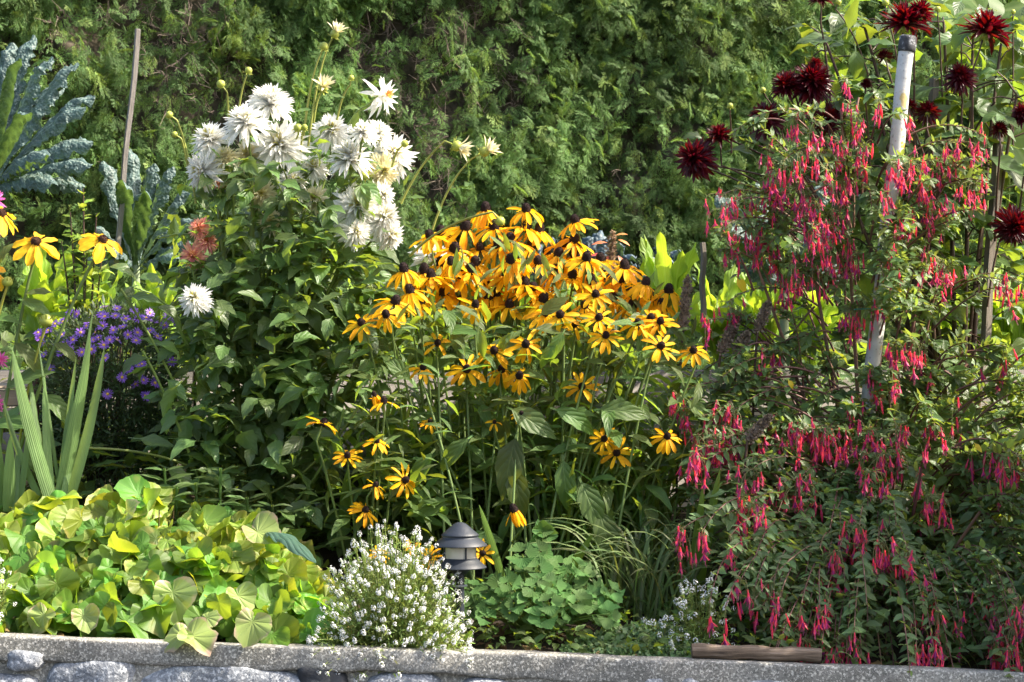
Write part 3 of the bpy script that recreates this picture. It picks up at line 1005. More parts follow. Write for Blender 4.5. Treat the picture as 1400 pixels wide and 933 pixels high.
def bareness(px, py):
    b = np.zeros(len(px))
    for (cx, cy, rx, ry) in BARE:
        b = np.maximum(b, np.exp(-(((px - cx) / rx) ** 2 + ((py - cy) / ry) ** 2)))
    return b


n = 62000
x = rng.uniform(-3.6, 3.6, n)
z = rng.uniform(.66, 3.0, n)
px, py = 700 + x * FPX / HY, 466.5 - (z - CAM_Z) * FPX / HY
dens = .70 + .50 * fbm(np.stack([x, z], -1), 31, 3, 3.2) - 1.5 * bareness(px, py)
keep = rng.random(n) < np.clip(dens, .16, 1)
x, z, px, py = x[keep], z[keep], px[keep], py[keep]
n = len(x)
y = hedge_face(x, z) + rng.uniform(-.07, .16, n)
dr = np.stack([rng.normal(.1, .45, n), rng.uniform(-.7, -.1, n), rng.normal(-.35, .6, n)], 1)
nm = np.stack([rng.normal(.55, .6, n), rng.normal(-.8, .5, n), rng.normal(.45, .4, n)], 1)
mt = (rng.random(n) < np.clip(.08 + .25 * sstep(700, 1100, px) * sstep(350, 0, py) + .15 * sstep(250, 0, px), 0, .5)).astype(int)  # lighter green sprays, more often at the upper right and along the left
mb = MB()
scatter(mb, SPR, np.stack([x, y, z], 1), dr, nm, rng.uniform(.055, .12, n), mt)
n2 = 90     # the lighter round tuft that sticks out above the dahlia
c = P(316, 74, 10.4)
pp = c + rng.normal(0, 1, (n2, 3)) * (.055, .05, .05)
scatter(mb, SPR, pp, nrm(pp - c + (0, -.03, .03)), rand_dirs(n2), rng.uniform(.06, .1, n2), 1)
part('foliage', mb, [M['hedge'], M['hedge_tip']], hedge)
mb = MB()
n = 11000
x = rng.uniform(-3.6, 3.6, n)
z = rng.uniform(.66, 3.0, n)
px, py = 700 + x * FPX / HY, 466.5 - (z - CAM_Z) * FPX / HY
keep = rng.random(n) < .01 + .70 * bareness(px, py)
for xi, zi in zip(x[keep], z[keep]):
    p0 = np.array([xi, hedge_face(np.array([xi]), np.array([zi]))[0] + rng.uniform(-.02, .10), zi])
    d = np.array([rng.normal(0, .6), rng.uniform(-.6, .1), rng.normal(.1, .8)])
    l = rng.uniform(.04, .13)
    p2 = p0 + d * l
    mid = (p0 + p2) / 2 + rng.normal(0, .022, 3)
    tube(mb, bez(p0, mid, p2, 4), np.linspace(.0024, .0010, 4), 3)
    for f in range(5):
        q0 = p0 + (p2 - p0) * rng.uniform(.2, .9)
        tube(mb, [q0, q0 + rng.normal(0, .03, 3) + (0, -.015, 0)], (.0016, .0008), 3)
part('twigs', mb, M['twig'], hedge)
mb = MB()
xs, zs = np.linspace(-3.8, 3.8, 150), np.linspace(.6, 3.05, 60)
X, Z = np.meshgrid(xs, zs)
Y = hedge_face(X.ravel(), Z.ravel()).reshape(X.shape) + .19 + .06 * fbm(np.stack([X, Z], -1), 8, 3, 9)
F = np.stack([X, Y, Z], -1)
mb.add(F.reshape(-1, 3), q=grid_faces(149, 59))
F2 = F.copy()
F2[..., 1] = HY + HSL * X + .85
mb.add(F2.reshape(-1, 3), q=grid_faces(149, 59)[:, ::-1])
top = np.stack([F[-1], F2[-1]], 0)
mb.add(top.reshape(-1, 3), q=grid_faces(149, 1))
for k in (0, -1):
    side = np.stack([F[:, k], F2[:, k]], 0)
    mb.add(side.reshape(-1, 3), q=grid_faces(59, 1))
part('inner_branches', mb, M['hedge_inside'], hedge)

# ================================================================== PLANTS
def stem_bundle(mb, a, c, sag=0.15, rad=(.006, .003), n=9, sides=5, r=None):
    """A stem from the ground a up to c, leaving the ground upright."""
    r = r or rng
    a, c = np.asarray(a), np.asarray(c)
    b_ = np.array([a[0] * .6 + c[0] * .4, a[1] * .6 + c[1] * .4, a[2] + (c[2] - a[2]) * .62]) + r.normal(0, .012, 3)
    pts = bez(a, b_, c, n)
    tube(mb, pts, np.linspace(rad[0], rad[1], n), sides)
    return pts


# ---- coneflowers -------------------------------------------------
PET = [leaf_t(w=w_, n=7, m=4, curl=c_, fold=f_, prof='petal', groove=.10, twist=tw_, wave=.1, ph=p_)
       for w_, c_, f_, tw_, p_ in [(.27, .45, .1, .15, 0), (.30, .65, .15, -.2, 1), (.24, .35, .05, .1, 2), (.28, .85, .2, .3, 3), (.25, .25, .25, -.1, 4)]]
PET_BROAD = [leaf_t(w=w_, n=8, m=4, curl=c_, fold=f_, prof='petal', groove=.09, twist=tw_, wave=.12, ph=p_)
             for w_, c_, f_, tw_, p_ in [(.42, .45, .1, .1, 0), (.46, .65, .15, -.15, 1), (.40, .3, .05, .1, 2)]]


def coneflower_mesh(seed, droop, n, mat, pets=PET, missing=0.0, spread=.10):
    r = np.random.default_rng(seed)
    mb = MB()
    az = np.arange(n) / n * 2 * math.pi + r.normal(0, .12, n)
    if missing:
        az = az[r.random(n) > missing]
    n = len(az)
    th = R(78) + droop + r.normal(0, spread, n)
    d = np.stack([np.sin(th) * np.cos(az), np.sin(th) * np.sin(az), np.cos(th)], 1)
    nn = np.stack([-np.cos(th) * np.cos(az), -np.cos(th) * np.sin(az), np.sin(th)], 1) + r.normal(0, .12, (n, 3))
    p = np.stack([.14 * np.cos(az), .14 * np.sin(az), r.uniform(-.05, .0, n)], 1)
    scatter(mb, pets, p, d, nn, r.uniform(.78, .98, n), 0, r)
    return mb.mesh('coneflower_petals', [mat])


def cone_mesh(name, mat, h=.40, w=.235):
    mb = MB()
    r = np.random.default_rng(3)
    t = np.linspace(0, 1, 10)
    prof = np.stack([w * np.cos(t * 1.45) ** .75 * (1 + .04 * (np.arange(10) % 2)), -.10 + (h + .10) * np.sin(t * math.pi / 2)], 1)
    prof = np.concatenate([[[.06, -.16], [w * .8, -.13]], prof, [[0.004, h + .002]]])
    lathe(mb, prof, 18, jitter=.035, r=r)
    k = 90      # bristly florets
    i = np.arange(k)
    z = 1 - (i + .5) / k
    a = i * 2.39996
    rr = np.sqrt(np.clip(1 - z * z, 0, 1))
    nd = np.stack([rr * np.cos(a), rr * np.sin(a), z], 1)
    pos = nd * (w * .96, w * .96, h * .96)
    tip = leaf_t(w=.5, n=1, m=1, prof='lance')
    scatter(mb, [leaf_t(w=.9, n=2, m=1, curl=0, fold=0, prof='lance')], pos, nd + (0, 0, .4), rand_dirs(k, r), .055)
    return mb.mesh(name, [mat])


CF = {}
for key, droop, n in (('flat', .12, 11), ('mid', .48, 12), ('droop', .78, 13), ('hang', 1.1, 12)):
    CF[key] = [coneflower_mesh(100 + hash(key) % 7 * 0 + i * 7 + n, droop, n - (i % 2), M['cone_petal'], spread=.13) for i in range(4)]
CF['sparse'] = [coneflower_mesh(300 + i, .35, 11, M['cone_petal'], missing=.35, spread=.2) for i in range(3)]
CF['limp'] = [coneflower_mesh(330 + i, 1.28, 11, M['cone_petal'], spread=.22) for i in range(2)]
CF['big'] = [coneflower_mesh(360 + i, .42, 10, M['cone_petal_pale'], PET_BROAD, spread=.2) for i in range(3)]
CONE = cone_mesh('coneflower_cone', M['cone'], h=.31, w=.188)
CONE_B = cone_mesh('coneflower_cone_brown', M['cone_brown'], h=.17, w=.18)


def coneflower(root, px, py, d, size, tilt, roll, kind, k, base, stem_rad=(.0045, .0028), cone=None, hang=None, stem_mat='cone_stem'):
    """One flower (petals with its cone) and the stem that carries it."""
    c = P(px, py, d)
    tl, rl = R(tilt), R(roll)
    a = np.array([math.sin(rl) * math.cos(tl), -math.sin(tl), math.cos(rl) * math.cos(tl)])
    rot = axis_rot(a, rng.uniform(0, 6.28))
    Rr = size / 2 / FPX * d
    meshes = CF[kind]
    f = inst('flower', meshes[k % len(meshes)], root, c, rot, Rr)
    co = bpy.data.objects.new('cone', cone or CONE)
    COL.objects.link(co)
    co.parent = f
    mb = MB()
    e = c - a * Rr * .12
    back = e - a * Rr * (.9 if tilt < 60 else .5)
    if base is not None:
        pts = np.concatenate([bez(base, np.array([base[0] * .55 + back[0] * .45, base[1] * .5 + back[1] * .5, base[2] + (back[2] - base[2]) * .6]), back, 9)[:-1],
                              bez(back, back + a * Rr * .45, e, 4)])
        tube(mb, pts, np.linspace(stem_rad[0], stem_rad[1], len(pts)), 6)
        part('stem', mb, M[stem_mat], root)
    return c


def z3(X, Y):
    return 450 + X / 2.8, 250 + Y / 2.8


UP = [(600, 95), (520, 165), (632, 163), (755, 97), (752, 163), (805, 173), (943, 140), (385, 197), (425, 185), (578, 245), (695, 215), (937, 213), (942, 267), (715, 277), (695, 292),
      (692, 316), (800, 297), (865, 333), (835, 262), (878, 268), (985, 283), (1041, 290), (1132, 315), (287, 327), (427, 305), (310, 407), (455, 360), (507, 355), (365, 330), (253, 450),
      (690, 463), (610, 430), (505, 435), (1125, 370), (1007, 370), (1210, 378), (560, 300), (650, 235), (780, 400), (890, 400), (1085, 440), (1300, 405), (1160, 465), (1275, 460), (350, 450), (440, 420), (470, 300), (540, 330), (600, 380), (750, 380), (820, 440), (930, 350), (1060, 350), (1150, 420), (900, 230), (680, 350), (390, 350), (330, 400), (990, 330), (1240, 430), (770, 240), (480, 250), (640, 420)]
MIDL = [(1020, 430), (978, 472), (1033, 520), (825, 500), (885, 508), (1180, 540), (1232, 520), (1268, 535), (1268, 628), (1395, 645), (1058, 587), (752, 620), (632, 645), (527, 717),
        (660, 717), (728, 740), (967, 783), (218, 505), (125, 540), (415, 615), (360, 710), (735, 885), (940, 545), (560, 470)]
cfm = thing('coneflower_plant', 'big clump of golden black-eyed flowers filling the middle of the bed', 'flowers', (P(705, 800, 7.0)[0], 7.0, .12))
r1 = np.random.default_rng(11)


def base_pt(px, d=None):
    x = (700 + (px - 700) * .55 - 5 + r1.normal(0, 26) - 700) / FPX * 7.0
    yb = (d or 7.0) + r1.normal(0, .07)
    return np.array([x, yb, float(ground(x, yb))])


for i, (X, Y) in enumerate(UP):
    px, py = z3(X, Y)
    d = 7.0 + (455 - Y) / 460 * .22 + r1.normal(0, .05) - (.30 if px < 565 else 0)
    kind = ['mid', 'droop', 'droop', 'mid', 'droop', 'mid'][r1.integers(0, 6)]
    coneflower(cfm, px, py + 3, d, r1.uniform(61, 76), r1.uniform(8, 30), r1.normal(0, 12), kind, i, base_pt(px, max(d, 7.02)))
for i, (X, Y) in enumerate(MIDL):
    px, py = z3(X, Y)
    d = 6.82 - (Y - 430) / 460 * .12 + r1.normal(0, .04) - (.18 if px < 575 else 0)
    kind = ['flat', 'flat', 'mid', 'mid', 'flat', 'droop'][r1.integers(0, 6)]
    sz = r1.uniform(50, 60)
    if (X, Y) in ((218, 505),):
        kind, sz = 'droop', 58
    if (X, Y) in ((415, 615), (360, 710), (940, 545)):
        kind, sz = 'sparse', 46
    if (X, Y) == (735, 885):
        sz = 32
    coneflower(cfm, px, py, d, sz, r1.uniform(32, 55), r1.normal(0, 12), kind, i, base_pt(px, 7.0 if px < 575 else d))
# paired and single flowers at the lower right of the clump, the limp one over the lamp
for (px, py, sz, tl, rl, kind) in ((843, 620, 62, 60, 5, 'flat'), (826, 601, 56, 56, -8, 'flat'), (912, 598, 60, 40, 10, 'mid'), (703, 697, 66, 10, -25, 'limp'), (659, 757, 50, 50, 60, 'flat'), (588, 577, 40, 40, 0, 'sparse'), (676, 578, 34, 40, 0, 'sparse')):
    coneflower(cfm, px, py, 6.72 if py < 690 else 6.5, sz * .84, tl, rl, kind, int(px), base_pt(px, 6.85))
cfl = thing('coneflower_plant', 'sprawling yellow coneflower with few blooms low between dahlia and path lamp', 'flowers', (P(520, 720, 6.7)[0], 6.7, .08))
for (px, py, sz, tl, rl, kind) in ((475, 624, 52, 38, 0, 'flat'), (553, 657, 58, 35, 62, 'flat'), (513, 664, 46, 15, 35, 'sparse'), (499, 698, 52, 30, 40, 'mid'), (515, 604, 46, 30, 5, 'mid'), (442, 579, 56, 2, 22, 'flat'),
                                   (525, 549, 52, 12, 0, 'sparse'), (512, 540, 40, 20, -20, 'limp'), (587, 762, 44, 55, -30, 'flat'), (518, 758, 38, 40, 0, 'flat'), (565, 745, 36, 40, 20, 'mid')):
    d = 6.6 if py < 730 else 6.42
    coneflower(cfl, px, py, d, sz * .9, tl, rl, kind, int(py), np.array([P(500 + (px - 500) * .4, 700, 6.75)[0], 6.75, .12]), (.0045, .0028))

LEAF_CF = [leaf_t(w=w_, n=8, m=4, curl=c_, fold=f_, prof='ovate', wave=.12, ph=p_, serr=.05, pet=.12) for w_, c_, f_, p_ in [(.42, .9, .25, 0), (.36, 1.3, .35, 1), (.46, .5, .2, 2), (.32, 1.0, .4, 3), (.40, .2, .3, 4)]]
LEAF_CF_N = [leaf_t(w=w_, n=7, m=2, curl=c_, fold=f_, prof='lance', wave=.1, ph=p_) for w_, c_, f_, p_ in [(.26, .6, .25, 0), (.22, .9, .35, 1), (.28, .3, .2, 2)]]
mb = MB()
n = 820
pp = poly_pick([(500, 470), (560, 420), (900, 430), (960, 520), (900, 700), (830, 760), (560, 720), (480, 600)], n, r1)
hide = (pp[:, 0] < 625) & (pp[:, 1] > 490) & (pp[:, 1] < 580) & (r1.random(n) < .75)
pp[hide, 1] += 110
d = r1.uniform(6.7, 7.25, n)
az = r1.uniform(0, 6.28, n)
dr = np.stack([np.cos(az), np.sin(az) * .7, r1.normal(.0, .45, n)], 1)
scatter(mb, LEAF_CF, PP(pp, d), dr, np.stack([r1.normal(0, .3, n), r1.normal(-.35, .3, n), np.ones(n)], 1), r1.uniform(.06, .13, n), r=r1)
pp = poly_pick([(545, 380), (700, 340), (900, 400), (960, 470), (900, 520), (530, 520)], 420, r1)
az = r1.uniform(0, 6.28, 420)
dr = np.stack([np.cos(az) * .6, np.sin(az) * .5, r1.normal(.7, .4, 420)], 1)
scatter(mb, LEAF_CF_N, PP(pp, r1.uniform(6.85, 7.35, 420)), dr, np.stack([r1.normal(0, .5, 420), np.full(420, -.6), np.full(420, .6)], 1), r1.uniform(.05, .09, 420), r=r1)
# the large hanging leaves right of the lamp
for (px, py, dx, dz, s_) in ((770, 630, .1, -1, .16), (705, 600, -.25, -1, .19), (795, 660, .45, -1, .17), (700, 640, .25, -.9, .17), (820, 700, .3, -1, .17), (590, 620, -.6, -.8, .15), (640, 600, -.7, -.6, .15), (745, 400, -.75, -.62, .0), (700, 560, .9, -.5, .16),
                             (760, 560, .9, -.35, .16), (820, 560, 1, .0, .16), (560, 520, -.6, .7, .12), (655, 450, .2, -1, .10), (760, 470, -.6, -.7, .10), (740, 430, .8, .6, .10), (770, 455, -.45, -.8, .1), (610, 690, -.9, -.1, .13), (640, 735, .9, .1, .12)):
    if s_:
        scatter(mb, LEAF_CF[:3], [P(px, py, 6.68)], [(dx, -.25, dz)], [(0, -1, .45)], s_, r=r1)
n = 330
pp = poly_pick([(560, 540), (900, 540), (880, 760), (560, 760)], n, r1)
az = r1.uniform(0, 6.28, n)
scatter(mb, LEAF_CF + LEAF_CF_N, PP(pp, r1.uniform(6.75, 7.3, n)), np.stack([np.cos(az), np.sin(az) * .7, r1.normal(-.2, .5, n)], 1), np.stack([r1.normal(0, .3, n), r1.normal(-.5, .3, n), np.ones(n)], 1), r1.uniform(.07, .14, n), r=r1)
n = 70
pp = poly_pick([(480, 440), (600, 440), (620, 700), (500, 700)], n, r1)
az = r1.uniform(0, 6.28, n)
scatter(mb, LEAF_CF_N, PP(pp, r1.uniform(6.5, 6.75, n)), np.stack([np.cos(az), np.sin(az) * .7, r1.normal(.2, .5, n)], 1), np.stack([r1.normal(0, .3, n), r1.normal(-.5, .3, n), np.ones(n)], 1), r1.uniform(.05, .09, n), r=r1)
part('foliage', mb, M['cone_leaf'], cfm)
mb = MB()
n = 110
pp = poly_pick([(450, 600), (560, 590), (600, 700), (560, 760), (470, 760), (430, 680)], n, r1)
az = r1.uniform(0, 6.28, n)
scatter(mb, LEAF_CF + LEAF_CF_N, PP(pp, r1.uniform(6.6, 6.95, n)), np.stack([np.cos(az), np.sin(az), r1.normal(0, .4, n)], 1), np.stack([r1.normal(0, .3, n), np.full(n, -.3), np.ones(n)], 1), r1.uniform(.06, .11, n), r=r1)
part('foliage', mb, M['cone_leaf'], cfl)

cfb = thing('coneflower_plant', 'tall broad-petalled yellow flowers with brown centres at the left edge', 'flowers', (P(-30, 700, 6.85)[0], 6.85, .12))
for (px, py, sz, tl, rl, d, bx) in ((49, 331, 78, 40, 18, 6.8, -5), (140, 328, 74, 32, 30, 6.8, 20), (2, 292, 74, 25, 25, 6.85, -40), (-14, 372, 60, 40, 20, 6.8, -40)):
    bp = P(bx, 640, 6.85)
    coneflower(cfb, px, py, d, sz * .95, tl, rl, 'big', int(py), bp, (.0065, .004), cone=CONE_B)
for (px, py, d, s_) in ((63, 438, 6.8, .021), (10, 385, 6.8, .017)):
    mb = MB()
    c = P(px, py, d)
    m2 = MB()
    lathe(m2, [(.2, -.9), (.8, -.7), (1, -.2), (.85, .4), (.4, .8), (.0, .85)], 12)
    mb.add(m2.V[0] * s_ + c, q=m2.Q[0])
    az = np.arange(9) / 9 * 6.28
    scatter(mb, LEAF_CF_N, c + np.stack([np.cos(az), np.sin(az), az * 0 - .6], 1) * s_ * .5, np.stack([np.cos(az), np.sin(az), az * 0 + .9], 1), np.stack([np.cos(az), np.sin(az), az * 0 - .5], 1), s_ * 1.4, r=r1)
    tube(mb, bez(P(px - 40, 640, 6.86), P(px - 30, py + 90, 6.84), c - (0, 0, s_ * .8), 9), .0042, 5)
    part('bud', mb, M['bud'], cfb)
mb = MB()
for (px, py, dx, dz, s_) in ((30, 410, 1, -.35, .11), (20, 470, .8, -.5, .15), (75, 470, .8, -.35, .1), (10, 530, .9, .5, .16), (60, 540, .9, -.6, .15), (-10, 580, .9, .1, .16), (-20, 440, .9, .4, .12), (70, 400, -.8, .1, .08), (110, 440, .8, .2, .08), (0, 360, .3, .9, .09), (30, 620, .9, -.5, .14)):
    scatter(mb, LEAF_CF[:3], [P(px, py, 6.82)], [(dx, -.3, dz)], [(0, -.6, .8)], s_, r=r1)
part('foliage', mb, M['cone_leaf'], cfb)


# ---- dahlias -----------------------------------------------------
CACT = [leaf_t(w=w_, n=5, m=2, curl=c_, fold=f_, prof='cactus', twist=tw_) for w_, c_, f_, tw_ in [(.24, .5, .6, .2), (.21, .2, .75, -.3), (.25, -.35, .55, .1), (.22, .8, .65, .3), (.20, 0, .8, 0)]]
CACT_W = [leaf_t(w=w_, n=5, m=2, curl=c_, fold=f_, prof='lance', twist=tw_) for w_, c_, f_, tw_ in [(.27, .5, .5, .2), (.24, .2, .6, -.3), (.28, -.3, .45, .1)]]


def dahlia_mesh(name, seed, n, mat, back=108, front=18, pets=CACT, depth=.25, jit=.12):
    r = np.random.default_rng(seed)
    mb = MB()
    i = np.arange(n)
    t = i / n
    az = i * 2.39996 + r.normal(0, .15, n)
    th = np.radians(back - (back - front) * t ** 1.15) + r.normal(0, jit, n)
    d = np.stack([np.sin(th) * np.cos(az), np.sin(th) * np.sin(az), np.cos(th)], 1)
    nn = np.stack([-np.cos(th) * np.cos(az), -np.cos(th) * np.sin(az), np.sin(th)], 1)
    p = d * .06 + np.stack([t * 0, t * 0, t * depth - .12], 1)
    scatter(mb, pets, p, d, nn, (1.0 - .42 * t) * r.uniform(.82, 1.06, n), 0, r)
    return mb.mesh(name, [mat])


def dahlia_centre(name, seed, mat, s_=.34, n=26):
    r = np.random.default_rng(seed)
    mb = MB()
    i = np.arange(n)
    az = i * 2.39996
    th = np.radians(4 + 42 * np.sqrt(i / n)) + r.normal(0, .06, n)
    d = np.stack([np.sin(th) * np.cos(az), np.sin(th) * np.sin(az), np.cos(th)], 1)
    nn = np.stack([-np.cos(th) * np.cos(az), -np.cos(th) * np.sin(az), np.sin(th)], 1)
    scatter(mb, CACT, d * .04 + (0, 0, .12), d, nn, s_ * r.uniform(.8, 1.2, n), 0, r)
    return mb.mesh(name, [mat])


def calyx_mesh(seed, mat):
    r = np.random.default_rng(seed)
    mb = MB()
    az = np.arange(10) * 2.39996
    th = np.radians(115 + 25 * (np.arange(10) % 2))
    d = np.stack([np.sin(th) * np.cos(az), np.sin(th) * np.sin(az), np.cos(th)], 1)
    nn = np.stack([-np.cos(th) * np.cos(az), -np.cos(th) * np.sin(az), np.sin(th)], 1)
    scatter(mb, LEAF_CF_N, np.zeros((10, 3)) + (0, 0, -.14), d, nn, .36, 0, r)
    lathe(mb, [(.04, -.32), (.13, -.26), (.16, -.18), (.1, -.1)], 10)
    return mb.mesh('dahlia_calyx', [mat])


WD = [dahlia_mesh('white_dahlia', 500 + i, 150, M['white_petal'], 106, 20) for i in range(4)]
WDC = [dahlia_mesh('cream_dahlia', 520 + i, 120, M['cream_petal'], 100, 25) for i in range(2)]
WDS = [dahlia_mesh('ragged_white_dahlia', 530, 38, M['white_petal'], 118, 40, CACT_W, .1, .35)]
WC = dahlia_centre('white_dahlia_centre', 540, M['white_centre'], .42, 34)
CALYX = calyx_mesh(5, M['bud'])


def dahlia(root, px, py, d, rpx, axis, mesh, centre, base, stem_rad=(.005, .0035), stem_mat='green_stem'):
    c = P(px, py, d)
    a = nrm(np.array(axis, float))
    Rr = rpx / FPX * d
    f = inst('flower', mesh, root, c - a * Rr * .1, axis_rot(a, rng.uniform(0, 6.28)), Rr)
    for nm_, me in (('flower_centre', centre), ('calyx', CALYX)):
        if me:
            o = bpy.data.objects.new(nm_, me)
            COL.objects.link(o)
            o.parent = f
    e = c - a * Rr * .4
    back = e - a * Rr * .9 + (0, 0, -.02)
    mb = MB()
    base = np.asarray(base)
    pts = np.concatenate([bez(base, base + (back - base) * (.35, .35, .65), back, 9)[:-1], bez(back, back + a * Rr * .4, e, 4)])
    tube(mb, pts, np.linspace(stem_rad[0], stem_rad[1], len(pts)), 6)
    part('stem', mb, M[stem_mat], root)


def z2(X, Y):
    return 200 + X / 2.8, Y / 2.8


wdp = thing('dahlia_plant', 'tall bushy dahlia with spiky white flowers and yellowish buds', 'flowers', (P(360, 800, 7.0)[0], 7.0, .15))
r2 = np.random.default_rng(21)
for i, (X, Y, rr, ax, ay, az, kind) in enumerate([
        (475, 390, 88, .15, -.35, .95, 0), (380, 465, 84, -.1, -.5, .8, 0), (245, 530, 76, -.35, -.5, .7, 0), (215, 655, 76, -.7, -.6, .1, 0), (510, 555, 104, -.25, -.85, .5, 0), (710, 500, 72, .1, -.85, .5, 0),
        (830, 505, 58, .2, -.3, .9, 0), (890, 510, 62, .4, -.1, .9, 0), (945, 590, 84, .35, -.85, .35, 0), (780, 600, 84, 0, -.25, 1, 0), (905, 655, 62, .3, -.8, -.2, 1), (800, 785, 88, .25, -.9, .25, 0),
        (905, 830, 72, .5, -.6, .2, 0), (440, 740, 60, .1, -.9, 0, 1), (645, 760, 50, -.2, -.9, .3, 1), (390, 590, 58, -.3, -.7, .4, 1), (800, 885, 62, .3, -.7, 0, 0), (935, 900, 60, .6, -.6, -.1, 0), (640, 640, 56, 0, -.7, .6, 0),
        (900, 745, 60, .5, -.4, .3, 0), (480, 850, 46, 0, -.8, .2, 1), (560, 690, 56, .1, -.6, .6, 0), (300, 600, 50, -.3, -.4, .7, 1)]):
    px, py = z2(X, Y)
    d = 6.95 + r2.normal(0, .06)
    dahlia(wdp, px, py, d, rr / 2.8 * 1.27, (ax, ay, az), (WDC if kind else WD)[i % (2 if kind else 4)], WC, P(330 + (px - 330) * .35 + r2.normal(0, 10), 520, 7.05))
px, py = z2(915, 365)
dahlia(wdp, px, py, 6.95, 36, (.75, -.55, .15), WDS[0], dahlia_centre('dahlia_spent_centre', 541, M['salmon_centre'], .3), P(440, 260, 7.0), (.004, .003))
dahlia(wdp, 266, 408, 6.72, 27, (-.2, -.8, .45), WD[2], WC, P(330, 450, 7.0))
dahlia(wdp, 592, 350, 7.35, 32, (.4, -.6, .5), WD[1], WC, P(480, 520, 7.3))
dahlia(wdp, 640, 365, 7.4, 26, (.2, -.7, .4), WDC[1], WC, P(500, 520, 7.3))


def bud_mesh(name, open_=0.0, mat='bud', tip='white_petal'):
    mb = MB()
    r = np.random.default_rng(8)
    lathe(mb, [(.15, -.95), (.6, -.85), (1, -.3), (.95, .3), (.55, .8), (0, .95)], 12)
    az = np.arange(8) / 8 * 6.28
    scatter(mb, LEAF_CF_N, np.stack([np.cos(az), np.sin(az), az * 0 - .9], 1) * (.35, .35, 1), np.stack([np.cos(az), np.sin(az), az * 0 + .35], 1), np.stack([-np.cos(az), -np.sin(az), az * 0 + .8], 1), 1.3, 0, r)
    if open_:
        n = 26
        az = np.arange(n) * 2.39996
        th = np.radians(12 + 38 * np.sqrt(np.arange(n) / n)) * open_ + r.normal(0, .1, n)
        d = np.stack([np.sin(th) * np.cos(az), np.sin(th) * np.sin(az), np.cos(th)], 1)
        nn = np.stack([-np.cos(th) * np.cos(az), -np.cos(th) * np.sin(az), np.sin(th)], 1)
        scatter(mb, CACT_W, d * .5 + (0, 0, -.1), d, nn, r.uniform(2.0, 3.2, n), 1, r)
    return mb.mesh(name, [M[mat], M[tip]])


BUD = bud_mesh('dahlia_bud')
BUD_O = bud_mesh('opening_dahlia_bud', .8, tip='cream_petal')
BUD_D = bud_mesh('small_dark_bud', 0, 'dark_stem')


def bud(root, px, py, d, s_, axis, base, ctrl=None, mesh=None, mat='bud_stem', rad=.0030):
    c = P(px, py, d)
    a = nrm(np.array(axis, float))
    sc = s_ * .85 / FPX * d
    inst('bud', mesh or BUD, root, c, axis_rot(a), sc)
    mb = MB()
    e = c - a * sc * .9
    b0 = np.asarray(base)
    ct = (b0 + (e - b0) * (.35, .35, .7)) if ctrl is None else np.asarray(ctrl)
    tube(mb, np.concatenate([bez(b0, ct, e - a * sc * 1.6, 9)[:-1], bez(e - a * sc * 1.6, e - a * sc * .8, e, 4)]), np.linspace(rad * 1.3, rad * .8, 12), 5)
    part('stem', mb, M[mat], root)


for (X, Y, s_, ax, bx, by, m_) in ((88, 440, 6, (-.7, -.3, .5), 190, 780, 0), (285, 322, 7, (-.6, -.3, .8), 320, 500, 0), (392, 270, 6, (.4, -.3, .9), 345, 500, 0), (680, 177, 7, (.4, -.4, .8), 600, 540, 0), (722, 130, 7.5, (.5, -.3, .8), 620, 560, 1),
                                   (676, 335, 8, (.3, -.8, .5), 640, 470, 1), (785, 298, 5, (.2, -.2, 1), 730, 460, 0), (1190, 560, 9, (.8, -.2, -.35), 975, 780, 1), (1295, 580, 9, (.9, -.2, .5), 1095, 880, 1), (580, 490, 7, (0, -.8, .5), 560, 620, 0),
                                   (606, 487, 5, (.3, -.6, .6), 590, 600, 0), (835, 672, 8, (-.2, -.9, .1), 900, 640, 0), (108, 515, 5, (-.8, -.2, .5), 165, 680, 0), (990, 550, 6, (.6, -.4, .5), 940, 640, 0)):
    px, py = z2(X, Y)
    bx, by = z2(bx, by)
    bud(wdp, px, py, 6.9, s_, ax, P(bx, by, 6.95), mesh=BUD_O if m_ else BUD)
# the spent bud on a bent stalk that lies over the yellow flowers
c = P(683, 306, 6.75)
bud(wdp, 684, 303, 6.75, 8, (.6, -.2, -.75), P(560, 350, 6.9), ctrl=P(605, 302, 6.82), rad=.0036)
OV = [leaf_t(w=w_, n=7, m=4, curl=c_, fold=f_, prof='ovate', wave=.16, ph=p_, serr=.07, pet=.3, twist=t_) for w_, c_, f_, p_, t_ in [(.52, .5, .2, 0, .1), (.60, .9, .3, 1, -.2), (.48, .2, .15, 2, 0), (.56, 1.3, .3, 3, .3), (.5, -.2, .35, 4, 0)]]
mb, ms = MB(), MB()
